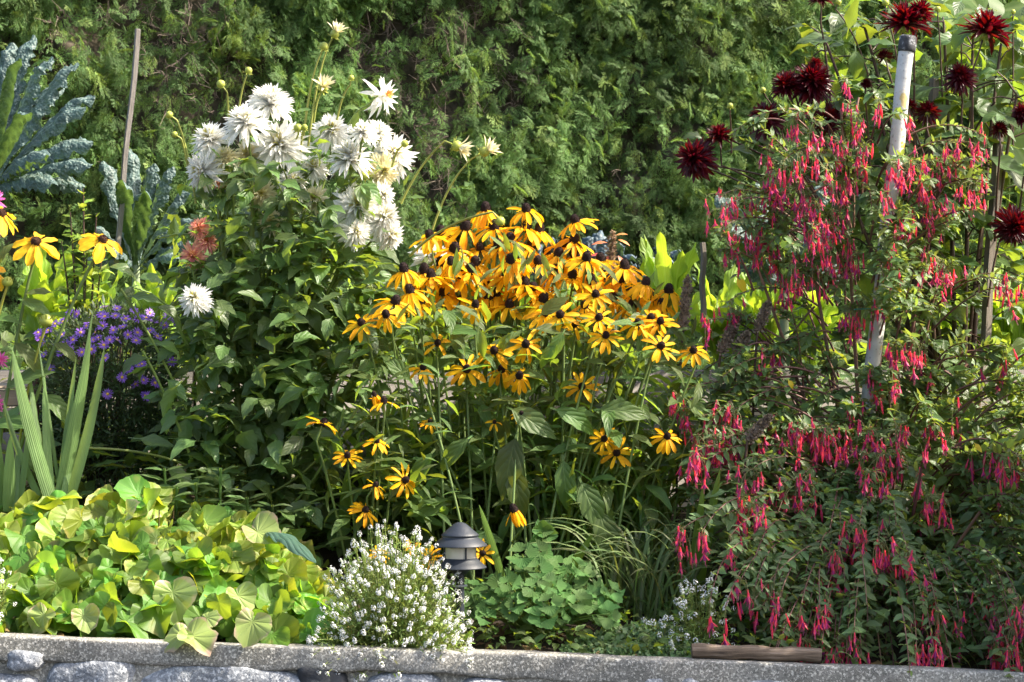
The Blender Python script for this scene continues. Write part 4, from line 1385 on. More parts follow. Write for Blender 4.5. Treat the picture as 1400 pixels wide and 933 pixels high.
# main stems with leaf pairs
mains = []
for (bx, tx, ty) in ((340, 300, 300), (345, 340, 250), (352, 372, 260), (360, 400, 270), (370, 440, 280), (376, 480, 330), (384, 520, 400), (330, 260, 370), (335, 240, 420), (392, 500, 460), (340, 320, 380), (360, 420, 360)):
    a = P(bx, 790, 7.05 + r2.normal(0, .05))
    a[2] = .16
    c = P(tx + r2.normal(0, 6), ty, 7.0 + r2.normal(0, .08))
    pts = stem_bundle(ms, a, c, rad=(.0125, .006), n=12, sides=8, r=r2)
    mains.append(pts)
    for j in range(2, 12):
        for s_ in range(2):
            az = r2.uniform(0, 6.28)
            for q_ in range(r2.integers(1, 4)):
                o = pts[j] + (pts[min(j + 1, 11)] - pts[j]) * r2.random()
                e = o + np.array([math.cos(az), math.sin(az), r2.normal(.15, .25)]) * r2.uniform(.05, .17)
                tube(ms, [o, (o + e) / 2 + (0, 0, .012), e], (.0035, .0028, .002), 4)
                k = 3
                aa = az + np.array([-.9, 0, .9]) + r2.normal(0, .2, 3)
                dd = np.stack([np.cos(aa), np.sin(aa), r2.normal(-.25, .35, k)], 1)
                scatter(mb, OV, np.repeat(e[None], k, 0), dd, np.stack([r2.normal(0, .35, k), r2.normal(-.4, .3, k), np.ones(k)], 1), r2.uniform(.055, .095, k), r=r2)
n = 640
pp = poly_pick([(275, 420), (295, 310), (520, 330), (545, 430), (490, 560), (450, 660), (430, 720), (300, 720), (240, 640), (225, 560), (265, 470)], n, r2)
d = r2.uniform(6.72, 7.3, n)
az = r2.uniform(0, 6.28, n)
dr = np.stack([np.cos(az), np.sin(az) * .8 - .2, r2.normal(-.25, .4, n)], 1)
scatter(mb, OV, PP(pp, d), dr, np.stack([r2.normal(0, .35, n), r2.normal(-.45, .3, n), np.ones(n)], 1), r2.uniform(.065, .115, n), r=r2)
n = 150
pp = poly_pick([(250, 250), (300, 190), (440, 170), (540, 220), (545, 330), (270, 330)], n, r2)
az = r2.uniform(0, 6.28, n)
dr = np.stack([np.cos(az), np.sin(az) * .8 - .2, r2.normal(.15, .5, n)], 1)
scatter(mb, OV, PP(pp, r2.uniform(6.85, 7.15, n)), dr, np.stack([r2.normal(0, .4, n), r2.normal(-.5, .3, n), np.ones(n)], 1), r2.uniform(.04, .075, n), r=r2)
# side sprays at the left, over the aster
for (px, py, dx, dz, s_) in ((180, 405, 1, -.05, .10), (215, 420, 1, -.2, .1), (190, 380, .9, .1, .08), (150, 365, 1, .0, .1), (200, 490, -1, -.1, .10), (215, 470, 1, -.1, .09), (190, 600, 1, -.3, .12), (230, 640, .9, -.5, .11), (120, 600, -.5, -.6, .07), (240, 560, -.5, -.5, .09), (230, 520, .5, -.4, .09),
                             (450, 130, .9, -.1, .05), (425, 150, -.8, -.2, .05), (560, 270, .8, -.1, .05), (552, 255, .5, .8, .04), (603, 290, -.4, .9, .035), (610, 283, .8, .3, .04), (470, 150, .9, .35, .05), (490, 155, -.3, -.6, .05)):
    scatter(mb, OV, [P(px, py, 6.8)], [(dx, -.2, dz)], [(0, -.5, .8)], s_, r=r2)
for a, b_, c in (((255, 560), (215, 470), (165, 395)), ((280, 650), (230, 615), (120, 613)), ((280, 680), (240, 560), (195, 480)), ((330, 690), (440, 660), (510, 520)), ((400, 690), (450, 640), (470, 560)), ((370, 730), (420, 660), (560, 672))):
    tube(ms, bez(P(*a, 6.9), P(*b_, 6.85), P(*c, 6.8), 10), .0042, 5)
part('foliage', mb, M['dahlia_leaf'], wdp)
part('stems', ms, M['green_stem'], wdp)

# young pointed shoot in front of the dahlia
ys = thing('young_shoots', 'young blue green pointed shoots rising behind the pale heart leaves', 'plant', (P(285, 740, 6.72)[0], 6.72, .1))
mb = MB()
for (bx, by, h) in ((270, 700, 660), (300, 700, 640), (240, 700, 665), (340, 710, 680), (230, 690, 640), (375, 715, 690)):
    a, c = P(bx, by + 40, 6.72), P(bx + r2.normal(0, 6), h, 6.68)
    tube(mb, bez(a, (a + c) / 2, c, 6), .004, 5)
    for j in range(5):
        f = .35 + j * .15
        for s_ in (-1, 1):
            az = r2.uniform(-.6, .6)
            scatter(mb, LEAF_CF_N, [a + (c - a) * f], [(s_ * math.cos(az), math.sin(az) - .3, .45 - .1 * r2.random())], [(0, -.4, .9)], .095 - .045 * f * r2.random(), r=r2)
part('foliage', mb, M['dahlia_leaf'], ys)

# ---- maroon dahlia
mdp = thing('dahlia_plant', 'tall dahlia with dark maroon spiky flowers at the upper right', 'flowers', (P(1290, 800, 7.4)[0], 7.4, .2))
MD = [dahlia_mesh('maroon_dahlia', 600 + i, 170, M['maroon_petal'], 118, 20) for i in range(4)]
MDS = [dahlia_mesh('flat_maroon_dahlia', 620 + i, 120, M['maroon_petal'], 94, 22) for i in range(2)]
MC = dahlia_centre('maroon_dahlia_centre', 640, M['maroon_centre'])


def z4(X, Y):
    return 900 + X / 2.8, Y / 2.8


for i, (X, Y, rr, ax, bx, by) in enumerate([
        (410, 452, 70, (-.35, -.85, .35), 1130, 300), (135, 605, 80, (-.55, -.75, .1), 1120, 330), (235, 518, 58, (-.1, -.25, .9), 1110, 310), (490, 322, 66, (-.4, -.4, .8), 1150, 280), (590, 305, 88, (.1, -.65, .7), 1160, 280),
        (602, 240, 28, (0, -.2, 1), 1165, 250), (655, 455, 62, (.1, -.8, -.1), 1180, 320), (945, 78, 92, (.12, -.22, .95), 1235, 250), (1005, 40, 56, (.3, .1, .95), 1250, 200), (1260, 108, 92, (.35, -.15, .9), 1330, 260), (1155, 290, 60, (-.2, -.6, .55), 1310, 300),
        (865, 215, 34, (-.3, .2, .8), 1240, 250), (1030, 425, 46, (.1, .5, .5), 1290, 330), (1395, 430, 50, (-.5, -.4, .6), 1390, 330), (1362, 868, 72, (.1, -.85, -.2), 1350, 420), (625, -8, 46, (0, -.3, .9), 1140, 200), (795, 318, 24, (0, -.3, .7), 1190, 260), (1305, 490, 34, (0, .3, .6), 1360, 330), (960, 400, 30, (0, .3, .6), 1290, 330)]):
    px, py = z4(X, Y)
    d = 7.25 if px < 1150 else 7.18
    dahlia(mdp, px, py, d, rr / 2.8 * 1.25, ax, MDS[i % 2] if ax[2] > .75 else MD[i % 4], MC, P(bx, by, d + .1), (.0038, .0026), 'dark_stem')
for (X, Y, s_, ax, bx, by) in ((275, 405, 5, (0, -.3, 1), 1000, 210), (400, 345, 5, (-.4, -.3, .8), 1080, 230), (870, 10, 6, (0, 0, 1), 1235, 160), (1070, 35, 5, (0, 0, 1), 1290, 200), (1358, 45, 4, (0, 0, 1), 1385, 200), (1160, 140, 4, (0, 0, 1), 1315, 200), (690, 8, 5, (.4, 0, .9), 1200, 160)):
    px, py = z4(X, Y)
    bud(mdp, px, py, 7.35, s_, ax, P(bx, by, 7.4), mat='dark_stem', rad=.0026)
mb, ms = MB(), MB()
r3 = np.random.default_rng(31)
for (bx, tx, ty) in ((1290, 1130, 60), (1300, 1180, 30), (1305, 1240, 120), (1310, 1290, 30), (1315, 1330, 60), (1320, 1370, 50), (1300, 1150, 240), (1325, 1390, 130), (1295, 1260, 230), (1310, 1350, 250), (1290, 1195, 130)):
    a = P(bx, 780, 7.45)
    a[2] = .24
    pts = stem_bundle(ms, a, P(tx, ty, 7.4 + r3.normal(0, .06)), rad=(.011, .0045), n=12, sides=7, r=r3)
    for j in range(3, 12):
        for s_ in range(2):
            az = r3.uniform(0, 6.28)
            o = pts[j] + (pts[min(j + 1, 11)] - pts[j]) * r3.random()
            e = o + np.array([math.cos(az), math.sin(az), r3.normal(.15, .3)]) * r3.uniform(.05, .15)
            tube(ms, [o, (o + e) / 2 + (0, 0, .01), e], (.003, .0025, .002), 4)
            k = 3
            aa = az + np.array([-.9, 0, .9]) + r3.normal(0, .2, 3)
            scatter(mb, OV, np.repeat(e[None], k, 0), np.stack([np.cos(aa), np.sin(aa), r3.normal(-.2, .35, k)], 1), np.stack([r3.normal(0, .35, k), r3.normal(-.3, .3, k), np.ones(k)], 1), r3.uniform(.06, .12, k), r=r3)
n = 330
pp = poly_pick([(1100, 60), (1160, 0), (1400, 0), (1440, 200), (1440, 420), (1330, 420), (1230, 330), (1120, 260), (1090, 180)], n, r3)
az = r3.uniform(0, 6.28, n)
scatter(mb, OV, PP(pp, r3.uniform(7.35, 7.75, n)), np.stack([np.cos(az), np.sin(az) * .7, r3.normal(-.1, .4, n)], 1), np.stack([r3.normal(0, .35, n), r3.normal(-.35, .3, n), np.ones(n)], 1), r3.uniform(.06, .12, n), r=r3)
for (px, py, dx, dz, s_) in ((1300, 145, -.9, -.4, .17), (1330, 140, .9, -.6, .19), (1275, 120, -.9, -.3, .14), (1350, 215, .8, -.5, .17), (1380, 230, .6, -.8, .2), (1300, 170, .7, -.5, .15), (1140, 55, -.9, .1, .13), (1160, 40, .3, .9, .11), (1185, 60, .8, .1, .1), (1170, 70, .0, -.9, .1), (1020, 185, .9, -.2, .1), (1000, 205, .9, .1, .1), (1060, 215, .9, -.3, .12), (960, 190, -.5, .3, .07)):
    scatter(mb, OV, [P(px, py, 7.3)], [(dx, -.3, dz)], [(0, -.55, .8)], s_, r=r3)
for a, b_, c in (((1110, 260), (1040, 235), (960, 225)), ((1120, 250), (1040, 210), (985, 185)), ((1160, 280), (1100, 190), (1085, 120)), ((1300, 250), (1330, 170), (1360, 140))):
    tube(ms, bez(P(*a, 7.4), P(*b_, 7.35), P(*c, 7.3), 9), .0035, 5)
part('foliage', mb, M['dahlia_leaf_dark'], mdp)
part('stems', ms, M['dark_stem'], mdp)

# ---- salmon dahlia behind the white one, pink flowers at the left edge
sdp = thing('dahlia_plant', 'salmon pink dahlia half hidden behind the left side of the white one', 'flowers', (P(280, 640, 7.5)[0], 7.5, .3))
SD = dahlia_mesh('salmon_dahlia', 700, 90, M['salmon_petal'], 104, 20, CACT_W)
SC = dahlia_centre('salmon_dahlia_centre', 701, M['salmon_centre'])
for (px, py, rr, ax) in ((264, 350, 27, (-.2, -.9, -.2)), (272, 312, 26, (-.4, -.6, .4)), (284, 330, 22, (.3, -.7, .3)), (300, 250, 12, (0, -.5, .8))):
    dahlia(sdp, px, py, 6.9, rr * .85, ax, SD, SC, P(300, 500, 7.5))
mb = MB()
n = 60
pp = poly_pick([(230, 290), (300, 280), (320, 480), (230, 480)], n, r3)
az = r3.uniform(0, 6.28, n)
scatter(mb, OV, PP(pp, r3.uniform(7.35, 7.6, n)), np.stack([np.cos(az), np.sin(az) * .7, r3.normal(0, .4, n)], 1), np.stack([r3.normal(0, .3, n), np.full(n, -.3), np.ones(n)], 1), .08, r=r3)
part('foliage', mb, M['dahlia_leaf'], sdp)

pdp = thing('pink_flower_plant', 'pink flowers half cut off by the left edge beside sword leaves', 'flowers', (P(-30, 700, 6.9)[0], 6.9, .12))
PD = dahlia_mesh('pink_flower', 710, 50, M['pink_petal'], 100, 20, CACT_W)
for (px, py, rr, ax) in ((-6, 552, 16, (.5, -.8, .2)), (0, 492, 14, (.3, -.8, .4)), (-8, 272, 20, (.4, -.6, .5)), (-4, 300, 15, (.4, -.7, .3)), (-10, 320, 14, (.4, -.7, .3))):
    dahlia(pdp, px, py, 7.0, rr, ax, PD, None, P(-30, 690, 7.05), (.003, .0022))

# ---- kale ----------------------------------------------------------
def ribbon_leaf(mb, pts, width, face, prof='kale', nu=8, roll=1.2, pucker=.10, seed=0, wave=.0, fscale=30, mat=0, tooth=0.0):
    """A leaf swept along a path; face is the side its upper surface looks to."""
    pts = np.asarray(pts, float)
    k = len(pts)
    v = np.linspace(0, 1, k)
    wd = np.interp(v, *PROF[prof]) * width / 2
    if tooth:
        wd = wd * (1 + tooth * np.sin(np.arange(k) * 2.4 + seed))
    t = nrm(np.gradient(pts, axis=0))
    X = nrm(np.cross(t, np.broadcast_to(np.asarray(face, float), t.shape)))
    N = np.cross(X, t)
    u = np.linspace(-1, 1, nu + 1)
    al = u * roll
    a = np.sin(al) / max(roll, 1e-3)
    h = -(1 - np.cos(al)) / max(roll, 1e-3)
    V = pts[:, None] + (wd[:, None] * a[None])[..., None] * X[:, None] + (wd[:, None] * h[None])[..., None] * N[:, None]
    nz = fbm(V.reshape(-1, 3), seed, 3, fscale).reshape(k, nu + 1)
    am = pucker * wd[:, None] * (.3 + np.abs(u)[None] * 1.0)
    disp = nz * am + wave * wd[:, None] * np.abs(u)[None] ** 2 * np.sin(v[:, None] * 26 + seed + np.sign(u)[None] * 1.4)
    V = V + disp[..., None] * N[:, None]
    V = V + (fbm(V.reshape(-1, 3), seed + 50, 2, fscale).reshape(k, nu + 1) * am * .25)[..., None] * X[:, None]
    uv = np.stack(np.broadcast_arrays((u[None] + 1) / 2, v[:, None]), -1)
    mb.add(V.reshape(-1, 3), q=grid_faces(nu, k - 1), uv=uv.reshape(-1, 2), mat=mat)


def kale(label, base_px, d, tips, width, mat, arch=.18, seed=0, pucker=.32, stem_to=None, roll=1.0):
    bx, by = base_px
    r = np.random.default_rng(seed)
    g = P(bx, by, d)
    gz = float(ground(g[0], d))
    root = thing('kale_plant', label, 'kale', (g[0], d, gz))
    mb = MB()
    tube(mb, [(g[0], d, gz - .02), g * .5 + np.array([g[0], d, gz]) * .5, g + (0, 0, .03)], (.02, .018, .014), 8)
    part('stem', mb, M['kale_stem'], root)
    for i, tp in enumerate(tips):
        tx, ty, dz = tp[0], tp[1], tp[2]
        back = tp[3] if len(tp) > 3 else 0
        e = P(tx, ty, d + dz)
        s_ = g + r.normal(0, .008, 3)
        L = np.linalg.norm(e - s_)
        mid = s_ + (e - s_) * .5 + np.array([0, 0, L * arch * .8])
        pts = bez(s_, mid, e, 44)
        # the tip curls over
        cv = np.linspace(0, 1, 44)[:, None]
        out = nrm(np.array([e[0] - s_[0], (e[1] - s_[1]) * .6, 0]))
        pts = pts + sstep(.8, 1.0, cv) * (out * L * .03 - np.array([0, 0, 1]) * L * .07)
        mb = MB()
        face = np.array([0, -.45, 1.0]) - out * .75 if not back else np.array([0, .9, .6])
        ribbon_leaf(mb, pts, width * r.uniform(.85, 1.15) * (.5 if back else 1), face, nu=12, roll=roll * 1.35, pucker=pucker, seed=seed * 31 + i, fscale=52)
        part('leaf', mb, M[mat], root)
    return root


kale('large blue green bumpy-leaved kale at the upper left edge', (-14, 262), 8.2,
     [(12, 42, .1), (38, 30, .12), (64, 62, .05), (100, 70, .0), (124, 116, -.05), (112, 132, -.12), (123, 182, -.15), (121, 214, -.2), (112, 246, -.1), (68, 240, -.3),
      (24, 66, -.15, 1), (40, 142, -.3, 1), (-30, 30, .1), (-60, 90, 0), (-80, 160, 0), (-20, 100, -.25, 1), (-40, 210, -.25), (80, 100, .2), (60, 200, -.35)], .125, 'kale', .12, 3)
kale('smaller blue green kale behind the wooden stake and asters', (186, 372), 8.35,
     [(146, 208, .05), (180, 190, .1), (205, 212, .05), (232, 216, .0), (256, 250, -.05), (262, 290, -.15), (258, 325, -.2), (240, 345, -.25), (150, 335, -.2), (134, 305, -.1), (168, 235, -.2), (195, 250, -.25), (120, 350, -.1)], .105, 'kale', .16, 5)
PROF['savoy'] = ([0, .2, .3, .45, .7, .9, 1], [.1, .12, .6, 1, 1, .7, .25])
for (bx, by, d, tips, lab, sd_) in (
        (748, 400, 9.0, [(752, 318, -.05), (735, 330, -.1), (770, 335, 0), (720, 345, 0)], 'dark puckered kale peeping out behind the topmost yellow flowers', 11),
        (838, 400, 9.0, [(835, 318, 0), (845, 325, -.1), (862, 345, -.15), (822, 335, 0), (866, 360, -.1), (815, 312, .1), (800, 318, .1)], 'dark puckered kale beside the orange plume', 12),
        (905, 420, 9.0, [(905, 326, 0), (925, 335, -.1), (890, 345, -.1), (880, 365, -.15), (932, 360, -.1), (870, 380, -.1), (915, 350, -.2)], 'dark puckered kale behind the lime green leaves', 13)):
    kale(lab, (bx, by), d, tips, .125, 'kale_dark', .35, sd_, .45, roll=1.5)
kale('pale grey green cabbage-leaved plant seen through the upper red fuchsia', (1072, 400), 8.1, [(985, 255, 0), (1040, 235, -.05), (1120, 240, 0), (1000, 300, -.2), (1150, 300, -.1), (1060, 290, -.25), (1110, 320, -.2), (1010, 350, -.1), (1160, 360, 0)], .17, 'kale', .2, 14, .15)


# ---- leafy greens on the terrace ------------------------------------
def greens(name, label, cat, px, py, d, n, h, w, width, mat, seed, prof='chard', wave=.42, spread=.6, kids='leaf'):
    r = np.random.default_rng(seed)
    g = P(px, py, d)
    gz = float(ground(g[0], d))
    root = thing(name, label, cat, (g[0], d, gz))
    for i in range(int(n * 1.7)):
        az = i * 2.4 + r.normal(0, .3)
        L = h * r.uniform(.45, 1.1)
        out = np.array([math.cos(az), math.sin(az), 0]) * w * r.uniform(.4, 1.1)
        s_ = np.array([g[0], d, gz]) + out * .12
        e = np.array([g[0], d, gz]) + out + (0, 0, L)
        mid = s_ + out * .15 + (0, 0, L * .75)
        mb = MB()
        ribbon_leaf(mb, bez(s_, mid, e, 22), width * r.uniform(.5, 1.0), -out + (r.normal(0, .08), r.normal(0, .08), .25), prof, 8, .6, .2, seed + i, wave, 30, tooth=.10)
        part(kids, mb, M[mat], root)
    return root


for i, (px, py, d, n, h, w, wd_, lab) in enumerate([
        (915, 480, 8.15, 12, .46, .14, .085, 'bright lime green leafy chard left of the short brown stick'),
        (985, 490, 8.25, 13, .38, .15, .09, 'sunlit yellow green chard behind the brown seed spikes'),
        (1045, 490, 8.2, 13, .36, .15, .09, 'yellow green chard low behind the middle of the red fuchsia'),
        (1110, 500, 8.3, 12, .40, .15, .09, 'yellow green chard left of the foot of the white pole'),
        (1285, 490, 8.3, 12, .40, .16, .10, 'yellow green leafy plant between the two brown stakes on the right'),
        (1390, 480, 8.3, 12, .42, .16, .10, 'light green leafy plant at the right edge below the dark dahlia'),
        (60, 480, 8.05, 13, .42, .12, .09, 'light green leafy plant behind the left edge yellow flowers'),
        (130, 480, 8.15, 12, .38, .10, .08, 'light green leafy plant above the purple asters, left of centre'),
        (215, 480, 8.1, 12, .40, .11, .09, 'light green leafy plant between asters and salmon dahlia'),
        (500, 500, 8.2, 12, .34, .13, .09, 'lime leafy plant behind the gap between dahlia and yellow flowers'),
        (590, 520, 8.1, 12, .32, .12, .09, 'lime leafy plant behind the left part of the yellow clump'),
        (690, 520, 8.15, 12, .34, .12, .09, 'lime leafy plant behind the centre of the yellow clump'),
        (790, 520, 8.1, 12, .34, .12, .09, 'lime leafy plant behind the right part of the yellow clump')]):
    greens('chard_plant', lab, 'leafy plant', px, py, d, n, h, w, wd_, 'chard', 60 + i * 17)

# bolted yellow green shoot in front of the small kale
bp = thing('bolting_plant', 'tall yellow green bolting shoot with toothed leaves left of the small kale', 'plant', (P(112, 480, 7.9)[0], 7.95, .7))
r4 = np.random.default_rng(41)
mb, ms = MB(), MB()
for (bx, tx, ty) in ((116, 114, 258), (108, 96, 290), (122, 132, 292), (104, 84, 330), (126, 140, 345), (112, 120, 330)):
    a, c = P(bx, 500, 7.95), P(tx, ty, 7.9)
    tube(ms, bez(a, (a + c) / 2 + (0, 0, .05), c, 8), np.linspace(.0055, .002, 8), 5)
    for j in range(22):
        f = r4.uniform(.25, 1)
        az = r4.uniform(0, 6.28)
        scatter(mb, OV, [a + (c - a) * f], [(math.cos(az), math.sin(az) * .7, .45)], [(0, -.4, .9)], (.085 - .05 * f) * r4.uniform(.7, 1.3), r=r4)
part('foliage', mb, M['lime_leaf'], bp)
part('stems', ms, M['dark_stem'], bp)

# orange-leaved plume plant
op = thing('plume_plant', 'tan seed plume with orange red leaves rising behind the yellow flowers', 'plant', (P(836, 500, 8.3)[0], 8.3, .7))


def seed_spike(mb, a, c, w, n, r, mat=0):
    a, c = np.asarray(a), np.asarray(c)
    t = r.random(n) ** .9
    d = nrm(c - a)
    env = np.interp(t, [0, .12, .5, .85, 1], [.6, 1, .95, .7, .25])
    rd = rand_dirs(n, r)
    p = a + (c - a) * t[:, None] + rd * (env * w)[:, None] * r.uniform(.3, 1, n)[:, None]
    scatter(mb, [leaf_t(w=.8, n=2, m=1, curl=.4, fold=0, prof='round')], p, rd + d * .8, rand_dirs(n, r), r.uniform(.006, .013, n), mat, r)
    tube(mb, [a, (a + c) / 2, c], (w * .55, w * .6, w * .15), 7, mat)


mb = MB()
seed_spike(mb, P(834, 372, 8.3), P(838, 318, 8.3), .020, 420, r4)
part('plume', mb, M['seedbit_tan'], op)
mb = MB()
tube(mb, [P(836, 520, 8.3), P(835, 440, 8.3), P(834, 372, 8.3)], .006, 6)
part('stem', mb, M['dark_stem'], op)
mb = MB()
for (px, py, dx, dz, s_) in ((830, 332, -1, .1, .06), (845, 328, .8, -.2, .05), (842, 322, .9, .3, .045), (826, 348, -1, .0, .06), (845, 350, .6, -.8, .08), (832, 350, -.5, -.8, .07), (848, 362, .8, -.5, .07), (825, 362, -.9, -.4, .07), (838, 375, .2, -1, .08)):
    scatter(mb, LEAF_CF_N, [P(px, py, 8.28)], [(dx, -.3, dz)], [(0, -.5, .8)], s_, r=r4, wscale=1.3)
part('foliage', mb, M['orange_leaf'], op)

# brown seed spikes among the fuchsia
for (x0, y0, x1, y1, d, lab) in ((934, 452, 940, 380, 7.0, 'upright brown seed spike between the yellow flowers and lime leaves'), (985, 482, 1010, 434, 6.95, 'leaning brown seed spike left in the row of three'),
                                 (1008, 482, 1021, 456, 6.95, 'smallest brown seed spike, middle of the row of three'), (1036, 452, 1050, 415, 6.95, 'leaning brown seed spike right in the row of three'), (1022, 602, 1052, 570, 6.6, 'brown seed spike lying low among dark fuchsia leaves')):
    g = P(x0 - 10, 700, d + .05)
    gz = float(ground(g[0], d + .05))
    t = thing('seed_spike', lab, 'seed head', (g[0], d + .05, gz))
    mb = MB()
    seed_spike(mb, P(x0, y0, d), P(x1, y1, d), .0165, 620, r4)
    part('spike', mb, M['seedbit'], t)
    mb = MB()
    tube(mb, bez((g[0], d + .05, gz), P(x0 - 8, y0 + 60, d), P(x0, y0, d), 8), .004, 5)
    part('stem', mb, M['dark_stem'], t)

# big lobed leaves at the top right
sq = thing('squash_plant', 'big pale lobed leaves behind the dark dahlia in the top right corner', 'plant', (P(1360, 480, 8.3)[0], 8.3, .7))


def lobed_r(t):
    a = abs(math.degrees(t))
    return (.78 + .2 * math.cos(math.radians(a * 5))) * float(np.interp(a, [0, 60, 120, 155], [1, .92, .8, .55]))


LOBED = polar_t(lobed_r, R(-155), R(155), 40, 6, cup=.12, wave=.03, wk=6, fold=.08, tip=.3, tooth=.02)
for (px, py, dx, dz, s_, nx) in ((1345, 20, -.75, -.65, .22, -.2), (1400, 30, .5, -.85, .24, .2), (1425, 120, .2, -1, .2, 0), (1290, 5, -.9, -.2, .16, 0), (1380, 190, .4, -.9, .15, 0)):
    c = P(px, py, 7.7)
    mb = MB()
    scatter(mb, [LOBED], [c], [(dx, -.25, dz)], [(nx, -.75, .55)], s_, r=r4)
    part('leaf', mb, M['squash'], sq)
    mb = MB()
    tube(mb, bez(P(1360 + (px - 1350) * .3, 480, 8.3), P(px, 260, 8.2), c, 8), .006, 6)
    part('stalk', mb, M['green_stem'], sq)

# ---- aster ----------------------------------------------------------
ab = thing('aster_bush', 'dark leafy aster mound dotted with small purple daisies on the left', 'flowers', (P(150, 700, 7.25)[0], 7.25, .2))
r5 = np.random.default_rng(51)
n = 17000
cx, cz, cy = P(150, 520, 7.25)[0], P(150, 530, 7.25)[2], 7.27
v = rand_dirs(n, r5)
rad = r5.uniform(.55, 1.0, n) ** .5
p = np.stack([cx + v[:, 0] * .235 * rad, cy + v[:, 1] * .22 * rad, cz + v[:, 2] * .255 * rad], 1)
low_ = r5.random(n) < .42
p[low_] = np.stack([cx + v[low_, 0] * .22 * rad[low_], cy + v[low_, 1] * .2 * rad[low_], cz - .17 + v[low_, 2] * .26 * rad[low_]], 1)
p += (fbm(p, 3, 2, 12) * .02)[:, None] * v
keep = (p[:, 2] > .2)
p, v = p[keep], v[keep]
n = len(p)
LS = [leaf_t(w=.24, n=3, m=2, curl=.5, fold=.3, prof='lance'), leaf_t(w=.28, n=3, m=2, curl=.2, fold=.2, prof='lance')]
mb = MB()
scatter(mb, LS, p, v + r5.normal(0, .7, (n, 3)) + (0, 0, .3), rand_dirs(n, r5, .6), r5.uniform(.016, .036, n), r=r5)
part('foliage', mb, M['aster_leaf'], ab)
mb = MB()
for i in range(55):
    dv = rand_dirs(1, r5)[0]
    e = np.array([cx + dv[0] * .22, cy + dv[1] * .2, cz + abs(dv[2]) * .23])
    tube(mb, bez((cx + dv[0] * .05, cy + dv[1] * .05, .2), (cx + dv[0] * .12, cy + dv[1] * .12, cz), e, 5), .0018, 3)
part('stems', mb, M['dark_stem'], ab)


def daisy_mesh(name, n, w, mat, seed):
    r = np.random.default_rng(seed)
    mb_ = MB()
    az = np.arange(n) / n * 6.283 + r.normal(0, .08, n)
    th = R(80) + r.normal(0, .12, n)
    d_ = np.stack([np.sin(th) * np.cos(az), np.sin(th) * np.sin(az), np.cos(th)], 1)
    nn = np.stack([-np.cos(th) * np.cos(az), -np.cos(th) * np.sin(az), np.sin(th)], 1)
    scatter(mb_, [leaf_t(w=w, n=3, m=2, curl=.1, fold=.1, prof='petal')], d_ * .12, d_, nn, r.uniform(.8, .95, n), 0, r)
    return mb_.mesh(name, [mat])


AST = [daisy_mesh('aster_petals', 15, .28, M['aster_petal'], 70 + i) for i in range(3)]
mbc = MB()
lathe(mbc, [(.26, -.04), (.27, .05), (.2, .12), (.1, .15), (.001, .16)], 12)
ASTC = mbc.mesh('aster_centre', [M['aster_centre']])
spots = [(138, 430), (143, 433), (158, 432), (172, 436), (190, 436), (200, 435), (75, 443), (55, 462), (52, 455), (90, 470), (95, 478), (83, 483), (97, 484), (80, 472), (100, 465), (110, 455), (118, 446), (140, 446), (142, 472), (150, 465), (160, 465), (135, 462), (128, 465),
         (155, 452), (175, 458), (188, 455), (186, 466), (176, 497), (194, 498), (190, 500), (176, 505), (144, 490), (167, 516), (185, 525), (196, 520), (212, 524), (200, 542), (198, 541), (147, 539), (235, 495), (60, 485), (70, 505), (120, 440), (105, 430), (95, 428), (210, 440), (225, 445), (60, 470), (66, 452), (112, 482), (125, 478), (84, 458), (168, 447), (205, 452), (215, 460), (130, 455), (86, 440), (240, 440), (229, 433), (205, 428), (183, 425), (160, 422), (142, 420)]
for i, (px, py) in enumerate(spots):
    # on the mound's front surface
    q = P(px, py, 7.25)
    ux, uz = (q[0] - cx) / .24, (q[2] - cz) / .26
    yy = cy - .23 * math.sqrt(max(.02, 1 - min(.98, ux * ux + uz * uz)))
    c = P(px, py, yy - .01)
    a = np.array([ux * .6, -.75, .35 + uz * .6]) + r5.normal(0, .25, 3)
    f = inst('flower', AST[i % 3], ab, c, axis_rot(a, r5.uniform(0, 6)), r5.uniform(.015, .021))
    o = bpy.data.objects.new('flower_centre', ASTC)
    COL.objects.link(o)
    o.parent = f


# ---- sword leaves, strap leaves, grass -------------------------------
def blade(mb, base, tip, w, face=(0.2, -1, .1), prof='sword', bow=(0, 0, 0), n=14, fold=.35, seed=0):
    base, tip = np.asarray(base), np.asarray(tip)
    pts = bez(base, (base + tip) / 2 + np.asarray(bow), tip, n)
    ribbon_leaf(mb, pts, w, face, prof, 4, fold, .05, seed, 0, 16)


def sword_plant(label, base, d, blades):
    g = P(*base, d)
    root = thing('sword_leaf_plant', label, 'plant', (g[0], d, float(ground(g[0], d))))
    for i, (bx, by, tx, ty, w, bow, fx) in enumerate(blades):
        mb = MB()
        a, c = P(bx, by, d + .01 * (i % 4)), P(tx, ty, d - .03 + .015 * i)
        blade(mb, a, c, w / FPX * d, (fx, -1, .1), bow=(bow / FPX * d, 0, 0), seed=i)
        part('leaf', mb, M['blade'], root)


